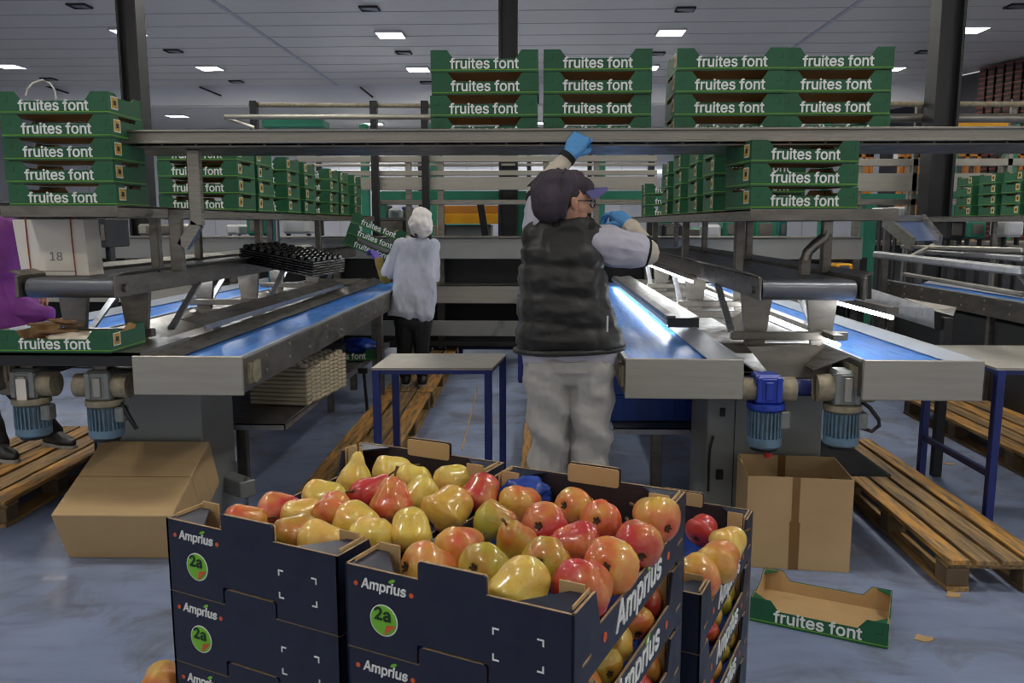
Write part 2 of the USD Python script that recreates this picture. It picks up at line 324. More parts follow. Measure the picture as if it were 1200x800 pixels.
# ================================================================ SORTING CONVEYORS
TZ, TB = .97, .80          # top and foot of the troughs
CY = 3.40                  # the near ends
def trough(x0, x1, label, lips=(.05, .09), left='steel_d', right='steel_d', y1=8.5, legs=(1, 2)):
    t = thing('belt_conveyor', label, 'conveyor', ((x0 + x1) / 2, CY, 0)); w = (x1 - x0) / 2; L = y1 - CY
    obj('end_panel', MB().box(-w, 0, TB, w, .018, TZ, c=.003), K['steel_l'], t)
    for s, mt, lw in ((-1, left, lips[0]), (1, right, lips[1])):
        m = MB().box(s * w, .02, TB + .01, s * (w - .012), L, TZ - .004)
        obj('side_wall', m, K[mt], t)
        lipm = MB().prism([(s * (w + .004), TZ), (s * (w + .004), TZ - .012), (s * (w - .010), TZ - .006), (s * (w - lw), TZ - .042), (s * (w - lw - .004), TZ - .036), (s * (w - .012), TZ)], L - .02, (0, L, 0), (1, 0, 0), (0, 0, 1))
        obj('inner_lip', lipm, K['lip_white' if lw != .11 else 'steel'], t)
    obj('belt', MB().box(-w + lips[0] - .006, .012, TZ - .055, w - lips[1] + .006, L, TZ - .046), K['belt_blue'], t)
    obj('belt_return', MB().box(-w + .07, .03, TB + .03, w - .07, L, TB + .038), K['belt_blue'], t)
    br = MB()
    for s in (-1, 1): br.cyl((s * (w + .0), .12, .885), (s * (w + .02), .12, .885), .05, 14).box(s * w, .06, .84, s * (w + .012), .20, .93)
    obj('bearing', br, K['rust'], t, smooth=30)
    riv = MB()
    for s in (-1, 1):
        for k in range(14):
            for z in (.86, .93): riv.cyl((s * w, .3 + .36 * k, z), (s * (w + .006), .3 + .36 * k, z), .009, 8)
    obj('rivets', riv, K['steel_l'], t)
    for s in (-1, 1):
        for k in legs: obj('leg', MB().box(s * (w - .03) - .025, 1.3 + 1.8 * k, 0, s * (w - .03) + .025, 1.35 + 1.8 * k, TB + .01, c=.004), K['steel_d'], t)
    return t
XB = (-1.753, -1.275); XA = (-2.88, -2.36); XC = (.354, .845); XD = (1.339, 1.831); XE = (3.50, 3.99)
trough(*XA, 'blue belt conveyor with bright belt at far left, behind the tray on the motors', lips=(.04, .04))
trough(*XB, 'blue belt conveyor with plain steel end panel at left, before the white-capped worker', lips=(.11, .03))
trough(*XC, 'blue belt conveyor with steel end panel, right beside the worker in the black vest', lips=(.02, .10))
trough(*XD, 'bright blue belt conveyor with scratched steel end panel at right of the two motors', lips=(.014, .05))
trough(*XE, 'belt conveyor with dark side wall at the right edge of the picture')

def tube_light(p, q, label, feet=False):
    t = thing('tube_light', label, 'light', p); d = np.asarray(q) - np.asarray(p)
    obj('tube', MB().cyl((0, 0, 0), d, .009, 10), K['tube'], t, smooth=30)
    obj('housing', MB().bar((0, 0, .03), d + [0, 0, .03], .05, .025), K['steel_d'], t)
    if feet:
        for q in (.1, .9): obj('stand', MB().bar(d * q + [0.03, 0, .02], (d[0] * q + .03, d[1] * q, -p[2]), .03, .03), K['steel_d'], t)
    return t

def pan(xl, xr, label, y0=CY + .3):
    t = thing('valley_pan', label, 'pan', ((xl + xr) / 2, y0, 0)); w = (xr - xl) / 2 - .006; L = 8.4 - y0
    obj('floor_sheet', MB().box(-w, 0, TZ - .11, w, L, TZ - .104), K['steel_d'], t)
    for s in (-1, 1): obj('sloping_sheet', quad(MB(), *[(s * a, y, z) for a, y, z in ((w, 0, TZ - .01), (w * .5, 0, TZ - .104), (w * .5, L, TZ - .104), (w, L, TZ - .01))][::s]), K['steel_d'], t)
    for k in range(4): obj('cross_beam', MB().box(-w, .25 + 1.5 * k, TZ - .06, w, .31 + 1.5 * k, TZ - .01, c=.004), K['steel_d'], t)
def quad(m, a, b, cc, d, th=.005):
    a, b, cc, d = map(np.asarray, (a, b, cc, d)); n = np.cross(b - a, d - a); n = n / np.linalg.norm(n) * th
    return m.add(np.array([a, b, cc, d, a + n, b + n, cc + n, d + n]), np.array([[0, 2, 1], [0, 3, 2], [4, 5, 6], [4, 6, 7], [0, 1, 5], [0, 5, 4], [1, 2, 6], [1, 6, 5], [2, 3, 7], [2, 7, 6], [3, 0, 4], [3, 4, 7]]))
pan(XA[1], XB[0], 'dark sheet steel valley between the two left belts')
pan(XC[1], XD[0], 'dark sheet steel valley between the two right belts')
tube_light((.715, 4.52, .985), (.715, 8.0, .985), 'tube light along the edge of the belt beside the worker in the black vest')
tube_light((XD[0] + .0, CY + .3, TZ + .02), (XD[0] + .0, 8.2, TZ + .02), 'tube light along the left edge of the right bright belt')
tube_light((1.44, 3.40, 1.148), (1.44, 8.0, 1.148), 'tube light under the right side of the near upper roller conveyor')
tube_light((.93, 5.1, 1.175), (.93, 8.0, 1.175), 'tube light under the left side of the right upper conveyor')
tube_light((-2.34, 4.1, 1.165), (-2.34, 8.0, 1.165), 'tube light over the far left belt')

# ---------------------------------------------------------------- upper conveyors, shelves and posts
def upper(xc, label, far=8.4):
    y0 = 3.62; t = thing('upper_conveyor', label, 'conveyor', (xc, y0, 0)); w = .215; L = far - y0; z = 1.285
    obj('belt', MB().box(-w + .01, .04, z - .008, w - .01, L, z), K['belt_dark'], t)
    obj('roller', MB().cyl((-w + .012, .04, z - .045), (w - .012, .04, z - .045), .045, 24), K['roller'], t, smooth=40)
    for s in (-1, 1):
        obj('side_rail', MB().box(s * w, -.01, z - .075, s * (w + .008), L, z + .01).prism([(s * w, z + .01), (s * (w + .055), z + .03), (s * (w + .055), z + .036), (s * w, z + .016)], L, (0, L, 0), (1, 0, 0), (0, 0, 1)), K['steel_d'], t)
        obj('roller_bracket', MB().box(s * (w + .002), -.03, z - .085, s * (w + .016), .10, z + .015, c=.003).cyl((s * w, .04, z - .045), (s * (w + .03), .04, z - .045), .018, 10), K['steel_d'], t)
    obj('under_tray', MB().box(-w, .12, z - .085, w, L, z - .075), K['steel_d'], t)
    for k in range(3):
        yy = .28 + 1.55 * k
        for s in (-1, 1):
            obj('leg', MB().prism([(s * .11, TZ - .01), (s * .2, TZ - .01), (s * .225, z - .085), (s * .08, z - .085)][::s], .03, (0, yy + .03, 0), (1, 0, 0), (0, 0, 1)), K['steel_d'], t)
            obj('brace', MB().bar((s * .21, yy + .25, TZ + .02), (s * .21, yy + .62, z - .08), .035, .012), K['galv'], t)
        obj('cross_beam', MB().box(-.28, yy - .06, TZ + .02, .26, yy - .02, TZ + .06, c=.004), K['steel_d'], t)
    return t
XL, XR, XF = -2.13, 1.172, 4.42
upper(XL, 'upper dark belt conveyor with grey end roller under the left tray shelf')
upper(XR, 'upper dark belt conveyor with grey end roller under the right tray shelf')
upper(XF, 'upper belt conveyor at the far right edge')

def shelf(xc, x0, x1, z, label, y0=3.6, y1=9.2):
    t = thing('tray_shelf', label, 'shelf', (xc, y0, 0)); a, b = x0 - xc, x1 - xc; L = y1 - y0
    obj('deck', MB().box(a, 0, z - .006, b, L, z), K['steel_d'], t)
    obj('front_lip', MB().prism([(a, z), (b, z), (b, z - .048), (a, z - .048)], .006, (0, .0, 0), (1, 0, 0), (0, 0, 1)), K['steel_d'], t)
    for e, s in ((a, 1), (b, -1)): obj('side_lip', MB().box(e, 0, z - .05, e + s * .006, L, z + .003), K['steel'], t)
    for k in range(4):
        yy = .42 + 1.5 * k
        for s in (-1, 1): obj('post', MB().box(s * .21 - .022, yy, 1.29, s * .21 + .022, yy + .045, z - .006, c=.004), K['steel_d'], t)
        obj('cross_bar', MB().box(a + .01, yy, z - .05, b - .01, yy + .04, z - .006), K['steel_d'], t)
    return t
SZL, SZR = 1.608, 1.592
shelf(XL, -2.40, -1.87, SZL, 'steel shelf carrying the row of green tray stacks at left')
shelf(XR, .90, 1.53, SZR, 'steel shelf carrying the green tray stacks at right', y0=3.62)
shelf(XF, 4.12, 4.72, 1.60, 'steel shelf carrying the small distant green tray stacks at right', y0=3.7)

# overhead transverse rail conveyor
RY = 3.80; RZ = float(ay(600, 150.5, RY)[2])
t = thing('overhead_rail_conveyor', 'long overhead steel rail conveyor carrying four stacks of green trays', 'conveyor', (0, RY, RZ))
RX0, RX1 = float(ay(120, 150, RY)[0]), 3.6
for nm, yy, s in (('front_rail', 0, 1), ('back_rail', .56, -1)):
    obj(nm, MB().box(RX0, yy, -.062, RX1, yy + s * .012, 0, c=.003).box(RX0, yy - s * .02, -.012, RX1, yy + s * .012, -.001, c=.003).box(RX0, yy - s * .012, -.062, RX1, yy + s * .03, -.052, c=.002), K['steel'], t)
obj('belt', MB().box(RX0, .03, -.052, RX1, .53, -.044), K['belt_dark'], t)
obj('under_sheet', MB().box(RX0, .03, -.075, RX1, .53, -.068), K['steel_d'], t)
ro = MB()
for k in range(40): ro.cyl((RX0 + .1 + .16 * k, .03, -.06), (RX0 + .1 + .16 * k, .53, -.06), .008, 6)
obj('support_rollers', ro, K['roller'], t)
def dogleg(xc, y, label, flip=1):
    t = thing('bracket_post', label, 'post', (xc, y, 0))
    obj('upper_post', MB().box(-.03, -.02, 1.52, .03, .02, RZ - .075, c=.004), K['steel'], t)
    obj('elbow', MB().bar((0, 0, 1.53), (-.075 * flip, 0, 1.42), .055, .04, up=(0, 1, 0)), K['steel'], t)
    obj('lower_post', MB().box(-.105 * flip - .03, -.02, 1.30, -.105 * flip + .03, .02, 1.60, c=.004), K['steel_d'], t)
dogleg(float(ay(228, 200, 3.97)[0]), 3.97, 'steel bracket post with a dogleg holding the left end of the overhead rail')
t = thing('bracket_post', 'bent steel bracket post under the front of the right tray shelf', 'post', (float(ay(954, 300, 3.9)[0]), 3.9, 0))
obj('upper_post', MB().box(.03, -.02, 1.48, .075, .02, SZR - .05, c=.004), K['steel'], t)
obj('elbow', MB().tube([(.052, 0, 1.50), (.045, 0, 1.47), (.0, 0, 1.43), (-.03, 0, 1.40), (-.04, 0, 1.36)], .024, 10), K['steel'], t, smooth=40)
obj('lower_post', MB().box(-.065, -.02, 1.29, -.018, .02, 1.37, c=.004), K['steel_d'], t)

# cabinets below the pairs of belts
def cabinet(x0, x1, label):
    t = thing('machine_cabinet', label, 'cabinet', ((x0 + x1) / 2, 3.95, 0)); w = (x1 - x0) / 2
    obj('body', MB().box(-w, 0, .0, w, .42, TB - .03, c=.006), K['cab'], t)
    obj('panel_joint', MB().box(-w * .52 - .002, -.003, .02, -w * .52 + .002, .01, TB), K['dark'], t)
    obj('latch', MB().box(-w + .06, -.012, .60, -w + .085, .005, .64, c=.003), K['black'], t)
    obj('latch', MB().box(-w + .05, -.012, .28, -w + .085, .005, .33, c=.003), K['black'], t)
    obj('cable', MB().tube([(-w + .03, -.008, .5), (-w + .015, -.01, .44), (-w + .012, -.01, .36), (-w + .014, -.01, .22)], .006, 6), K['black'], t)
    obj('top_beam', MB().box(-w, .02, TB - .03, w, .38, TB + .0, c=.004), K['steel_d'], t)
    return t
cabinet(.815, 1.372, 'grey steel cabinet under the right pair of belts, behind the open carton')
cabinet(-2.26, -1.70, 'grey steel cabinet under the left pair of belts, behind the tipped carton')

def motor(px, py_top, py_flange, py_bot, Y, label, gear='motor_grey', extra=None):
    p = ay(px, py_flange, Y); sc = Y / 960.; r = 20 * sc; zt = (py_flange - py_top) * sc; zb = (py_bot - py_flange) * sc
    t = thing('gear_motor', label, 'motor', p)
    gw = .75 * r
    gb = MB().box(-gw, -gw, .008, gw, gw, zt, c=.012)
    for s in (-1, 1): gb.box(s * gw * .98, -gw * 1.12, .02, s * gw * .55, -gw * .9, zt - .01, c=.004)
    gb.box(-gw * 1.05, -gw * 1.05, zt - .03, gw * 1.05, gw * 1.05, zt - .015, c=.004)
    obj('gearbox', gb, K[gear], t)
    obj('gear_cover', MB().box(-gw * .3, -gw * 1.16, .03, gw * .3, -gw * .95, zt - .03, c=.004), K['steel_l' if gear == 'motor_grey' else gear], t)
    obj('hub', MB().cyl((gw * .8, 0, zt * .5), (gw * 2.2, 0, zt * .5), zt * .38, 18), K['rust'], t, smooth=30)
    obj('hub', MB().cyl((-gw * .8, 0, zt * .5), (-gw * 2.2, 0, zt * .5), zt * .36, 18), K['rust'], t, smooth=30)
    obj('flange', MB().lathe([(0, .012), (r * 1.08, .012), (r * 1.1, .006), (r * 1.1, -.012), (r * .9, -.022), (0, -.022)], 28), K['gear_blue' if gear == 'gear_blue' else 'rust'], t, smooth=30)
    fins = MB().lathe([(0, -.02), (r * .86, -.02), (r * .86, -zb * .78), (0, -zb * .78)], 28)
    for k in range(26):
        a = 2 * math.pi * k / 26; d = np.array([math.cos(a), math.sin(a), 0])
        fins.bar(d * r * .93 + [0, 0, -.024], d * r * .93 + [0, 0, -zb * .76], .006, r * .18, up=d)
    obj('finned_body', fins, K['motor_blue'], t)
    obj('fan_cover', MB().lathe([(r * .86, -zb * .74), (r * 1.0, -zb * .75), (r * 1.02, -zb * .95), (r * .88, -zb), (0, -zb)], 28), K['motor_blue'], t, smooth=30)
    obj('foot_ring', MB().lathe([(r * .8, -zb), (r * .78, -zb * 1.08), (0, -zb * 1.08)], 28), K['black'], t, smooth=30)
    obj('terminal_box', MB().box(r * .75, -r * .55, -zb * .55, r * 1.35, r * .3, -zb * .12, c=.006), K['motor_grey'], t)
    if extra: extra(t, r, zb, zt)
    return t
def cable_loop(t, r, zb, zt): obj('cable', MB().tube([(r * .9, 0, zt * .2), (r * 1.5, -.02, .0), (r * 2.0, -.03, -.05), (r * 2.05, -.03, -zb * .45), (r * 1.7, -.02, -zb * .62), (r * 1.1, 0, -zb * .55)], .009, 8), K['black'], t, smooth=40)
def red_plug(t, r, zb, zt): obj('plug', MB().cyl((.02, 0, -zb * 1.06), (.02, 0, -zb * 1.16), .017, 12), K['black'], t); obj('plug_cap', MB().cyl((.02, 0, -zb * 1.16), (.02, 0, -zb * 1.28), .017, 12), K['red'], t, label='red plug cap')
def note(t, r, zb, zt): obj('mount_bracket', MB().box(-.03, -.02, zt - .01, .03, .04, zt + .125, c=.004), K['steel_d'], t); obj('paper_note', MB().box(-r * .3, -r * .93, .01, r * .32, -r * .92, zt * .72), K['white_box'], t, label='white paper note')
def bent_cable(t, r, zb, zt): obj('mount_bracket', MB().box(-.03, -.02, zt - .01, .03, .04, zt + .125, c=.004), K['steel_d'], t); obj('cable', MB().tube([(r * .8, 0, .0), (r * 1.3, -.02, -.02), (r * 1.7, -.03, -.07), (r * 2.0, -.02, -.12)], .01, 8), K['black'], t, smooth=40)
motor(897, 436, 474, 524, 3.52, 'blue geared motor between the two right end panels, with a red plug below', 'gear_blue', red_plug)
motor(987, 431, 476, 522, 3.52, 'grey geared motor with looping black cable, left of the scratched end panel', 'motor_grey', cable_loop)
motor(123, 430, 470, 514, 3.52, 'grey geared motor under the tray at left, beside the plain end panel', 'motor_grey', bent_cable)
motor(37, 428, 468, 512, 3.52, 'grey geared motor with a white paper note at the left edge', 'motor_grey', note)
p = ay(929, 454, 3.6)
t = thing('drive_roller', 'dark blue drive roller between the two right motors', 'roller', p)
obj('drum', MB().cyl((-.09, 0, 0), (.09, 0, 0), .037, 24), K['blue_paint'], t, smooth=30); obj('shaft', MB().cyl((-.13, 0, 0), (.14, 0, 0), .012, 10), K['steel'], t, smooth=30)
# folded sheets at the near end of the cover
t = thing('folded_sheet', 'folded grey steel sheet between the two right end panels', 'sheet', (0, 0, 0))
P_ = lambda x, y, Y: ay(x, y, Y)
def quad(m, a, b, cc, d, th=.005):
    a, b, cc, d = map(np.asarray, (a, b, cc, d)); n = np.cross(b - a, d - a); n = n / np.linalg.norm(n) * th
    return m.add(np.array([a, b, cc, d, a + n, b + n, cc + n, d + n]), np.array([[0, 2, 1], [0, 3, 2], [4, 5, 6], [4, 6, 7], [0, 1, 5], [0, 5, 4], [1, 2, 6], [1, 6, 5], [2, 3, 7], [2, 7, 6], [3, 0, 4], [3, 4, 7]]))
obj('plate', quad(MB(), P_(876, 406, 3.62), P_(968, 405, 3.62), P_(951, 442, 3.60), P_(905, 442, 3.60)), K['steel_d'], t)
obj('folded_wing', quad(MB(), P_(968, 405, 3.62), P_(996, 418, 3.50), P_(953, 433, 3.48), P_(944, 428, 3.60)), K['steel'], t)
obj('side_plate', quad(MB(), P_(953, 432, 3.5), P_(975, 424, 3.56), P_(975, 458, 3.56), P_(955, 470, 3.5)), K['steel_d'], t)
t = thing('long_side_tray', 'long angled steel sheet above the left edge of the left blue belt', 'tray', (-1.80, 4.05, 1.07))
obj('sheet', quad(MB(), (-.02, 0, -.02), (.11, -.02, -.05), (.11, 2.9, -.05), (-.02, 2.9, -.02)), K['steel'], t)
obj('edge_fold', MB().box(.105, -.02, -.072, .111, 2.9, -.045).box(.02, .3, -.11, .05, .34, -.03).box(.02, 2.5, -.11, .05, 2.54, -.03), K['galv'], t)
t = thing('long_side_tray', 'long steel cover sheet over the right edge of the belt beside the black vest', 'tray', (.78, 4.5, 1.0))
obj('sheet', quad(MB(), (-.085, 0, .0), (.085, 0, .02), (.085, 3.6, .02), (-.085, 3.6, .0)), K['steel'], t)
obj('edge_fold', MB().box(-.092, 0, -.022, -.085, 3.6, .004), K['steel_l'], t)
obj('end_fold', MB().box(-.085, -.004, -.035, .085, .0, .018), K['dark'], t)
# ================================================================ GREEN FRUIT TRAYS
GW, GD, GH = .49, .31, .100
def text_fit(s, w, bold=True, depth=.0016):
    m = meshkit.text_mesh(s, .05, depth, bold); b = m.bounds; k = w / (b[1][0] - b[0][0])
    v = m.vertices.copy(); v[:, 0] -= (b[0][0] + b[1][0]) / 2; v[:, :2] *= k
    return trimesh.Trimesh(v, m.faces, process=False)
def onplane(m, O, X, Yv): return trimesh.Trimesh(m.vertices @ np.array([np.asarray(X, float), np.asarray(Yv, float), np.cross(X, Yv)]) + np.asarray(O, float), m.faces, process=False)
FF = text_fit('fruites font', .315)
def tray_profile(W, hmid, H_, e0=.075, e1=.105):
    return [(-W / 2, 0), (W / 2, 0), (W / 2, H_), (W / 2 - e0, H_), (W / 2 - e1, hmid), (-W / 2 + e1, hmid), (-W / 2 + e0, H_), (-W / 2, H_)]
def make_tray(label, loc, rot=(0, 0, 0), group=None):
    t = thing('fruit_tray', label, 'tray', loc, rot, group); h = GH - .003
    hd = GD / 2
    # origin at the middle of the front edge foot; the tray runs to +y
    pr = tray_profile(GW, .058, h)
    def wall(name, y, out, mats):
        obj(name, MB().prism(pr, .003, (0, y, 0), (1, 0, 0), (0, 0, 1)), K[mats], t)
    obj('front_panel', MB().prism(pr, .003, (0, .003, 0), (1, 0, 0), (0, 0, 1)), K['green'], t)
    obj('front_lining', MB().prism(Polygon(pr).buffer(-.002), .003, (0, .006, 0), (1, 0, 0), (0, 0, 1)), K['kraft'], t)
    obj('back_panel', MB().prism(pr, .003, (0, GD, 0), (1, 0, 0), (0, 0, 1)), K['green'], t)
    obj('back_lining', MB().prism(Polygon(pr).buffer(-.002), .003, (0, GD - .003, 0), (1, 0, 0), (0, 0, 1)), K['kraft'], t)
    sp = [(0.003, 0), (GD - .003, 0), (GD - .003, h), (GD - .07, h), (GD - .085, h - .018), (.085, h - .018), (.07, h), (.003, h)]
    for s in (-1, 1):
        obj('side_panel', MB().prism(sp, .003, (s * GW / 2 - (.003 if s > 0 else 0), 0, 0), (0, 1, 0), (0, 0, 1)), K['green'], t)
        obj('side_lining', MB().prism(Polygon(sp).buffer(-.002), .003, (s * (GW / 2 - .003) - (.003 if s > 0 else 0), 0, 0), (0, 1, 0), (0, 0, 1)), K['kraft'], t)
    obj('bottom', MB().box(-GW / 2 + .003, .006, .003, GW / 2 - .003, GD - .006, .008), K['kraft'], t)
    cp = MB()
    for sx in (-1, 1):
        for y0, dy in ((.006, 1), (GD - .006, -1)):
            x = sx * (GW / 2 - .006)
            cp.prism([(0, 0), (.05, 0), (0, .05)] if sx * dy > 0 else [(0, 0), (0, .05), (.05, 0)], .003, (x, y0, h - .004), (-sx, 0, 0), (0, dy, 0))
    obj('corner_flap', cp, K['green'], t)
    obj('lettering', onplane(FF, (-.0, -.0001, .0165), (1, 0, 0), (0, 0, 1)), K['white_ink'], t)
    obj('lime_stripe', MB().box(-GW / 2, -.0008, .0085, GW / 2, .0, .0115), K['lime'], t)
    sl = MB()
    for sx in (-1, 1): sl.box(sx * (GW / 2 - .03) - .012, -.0008, .052, sx * (GW / 2 - .03) + .012, 0, .0535).box(sx * (GW / 2 - .03) + .010, -.0008, .052, sx * (GW / 2 - .03) + .012, 0, .075)
    obj('slot_lines', sl, K['ink_dark'], t)
    for s in (-1, 1):
        q = obj('side_label', MB().box(s * GW / 2, .03, .03, s * (GW / 2 + .0012), .082, .078), K['label_y'], t, label='yellow printed label')
        obj('label_frame', MB().box(s * GW / 2, .026, .026, s * (GW / 2 + .0006), .086, .082), K['white_ink'], t)
        obj('label_code', MB().box(s * (GW / 2 + .0012), .045, .044, s * (GW / 2 + .0018), .068, .064), K['dark'], t)
        obj('side_stripe', MB().box(s * GW / 2, 0, .0085, s * (GW / 2 + .0008), GD, .0115), K['lime'], t)
    return t
tray0 = make_tray('green fruit tray lying empty on the floor at right, beside the pear crates', (0, 0, 0))
ORD = ['lowest', 'second lowest', 'third lowest', 'fourth lowest', 'fifth lowest']
def tray_stack(n, x, y, z, rz, where, group, jit=.004, only=None):
    for k in range(n):
        w = 'topmost' if k == n - 1 else ORD[k]
        a = rz + RNG.normal(0, .5); dx, dy = RNG.normal(0, jit, 2)
        dup(tray0, f'green fruit tray, {w} of {where}', (x + dx, y + dy, z + GH * k), (0, 0, a), group)
# on the floor at right
p0, p1 = az(883, 728, 0), az(1035, 760, 0); d = p1 - p0; mid = (p0 + p1) / 2
place(tray0, (mid[0], mid[1], .001), (0, 0, math.degrees(math.atan2(d[1], d[0]))))
# stacks on the overhead rail
for xa, xb, lb in ((506, 628, 'the leftmost stack on the overhead rail'), (640, 763, 'the overhead stack just above the raised hand'), (794, 917, 'the third overhead stack from the left'), (919, 1041, 'the rightmost overhead stack')):
    tray_stack(4, float(ay((xa + xb) / 2, 100, RY + .06)[0]), RY + .06, RZ - .042, 0, lb, 'green trays on the overhead rail')
# left shelf
tray_stack(5, float(ay(67, 180, 3.64)[0]), 3.64, SZL, 0.5, 'the tall near stack on the left shelf', 'green trays on the left shelf')
XLr = -1.79
for Yc, n, lb in ((5.0, 4, 'the left shelf stack behind the bracket post'), (5.36, 4, 'the third stack back on the left shelf'), (5.98, 4, 'the fourth stack back on the left shelf'), (6.42, 4, 'the fifth stack back on the left shelf'), (7.2, 4, 'the sixth stack back on the left shelf'), (7.6, 4, 'the seventh stack back on the left shelf'), (8.15, 4, 'the last stack on the left shelf')):
    tray_stack(n, -1.87 - GW / 2 + .02, Yc, SZL, 0, lb, 'green trays on the left shelf')
# right shelf
tray_stack(3, float(ay(942, 200, 3.72)[0]), 3.70, SZR, 8, 'the near stack on the right shelf', 'green trays on the right shelf')
for Yc, n, lb in ((4.55, 4, 'the second stack back on the right shelf'), (5.05, 4, 'the third stack back on the right shelf'), (5.65, 5, 'the fourth stack back on the right shelf'), (6.25, 4, 'the fifth stack back on the right shelf'), (7.6, 3, 'the small last stack on the right shelf')):
    tray_stack(n, 1.18, Yc, SZR, 0, lb, 'green trays on the right shelf')
for k, Yc in enumerate((7.1, 7.5, 7.9, 8.35)):
    tray_stack(4, 4.23 + GW / 2, Yc, 1.60, 0, f'the {["nearest", "second", "third", "farthest"][k]} distant stack on the far right shelf', 'green trays on the far right shelf')
# on the motors at left
dup(tray0, 'green fruit tray of wrapping and scraps standing over the left motors', (float(ay(68, 415, 3.42)[0]), 3.40, TZ + .012), (0, 0, 0))
xm, ym = float(ay(68, 415, 3.42)[0]), 3.40
t = thing('folded_sheet', 'dark steel sheet bridging the left end panels under the tray of scraps', 'sheet', ((XA[1] + XB[0]) / 2, CY + .02, TZ))
obj('deck', MB().box(-.33, 0, -.004, .33, .5, .010), K['steel_d'], t); obj('front_lip', MB().box(-.33, 0, -.05, .33, .006, .010), K['dark'], t)
wr = trimesh.creation.icosphere(3, 1.0); n_ = meshkit.fbm(wr.vertices * 2.2 + 5, 4)
wr.vertices = wr.vertices * (1 + .5 * (n_[:, None] - .5)) * [.13, .08, .028] 
solo('plastic_wrap', trimesh.Trimesh(wr.vertices + [xm + .02, ym + .13, TZ + .012 + .045], wr.faces, process=False), K['clear_wrap'], 'crumpled clear plastic wrap lying in the tray over the left motors', 'wrap', smooth=True)
sc = MB()
for k in range(9):
    a = RNG.uniform(-.6, .6); o = np.array([xm - .13 + RNG.uniform(-.06, .09), ym + .15 + RNG.uniform(-.05, .08), TZ + .03 + .012 * k])
    sc.bar(o - [.08 * math.cos(a), .08 * math.sin(a), RNG.uniform(-.02, .02)], o + [.08 * math.cos(a), .08 * math.sin(a), RNG.uniform(-.02, .02)], .05, .008)
solo('cardboard_scraps', sc, K['kraft_d'], 'heap of torn brown board scraps in the tray over the left motors', 'scraps', kind='stuff')

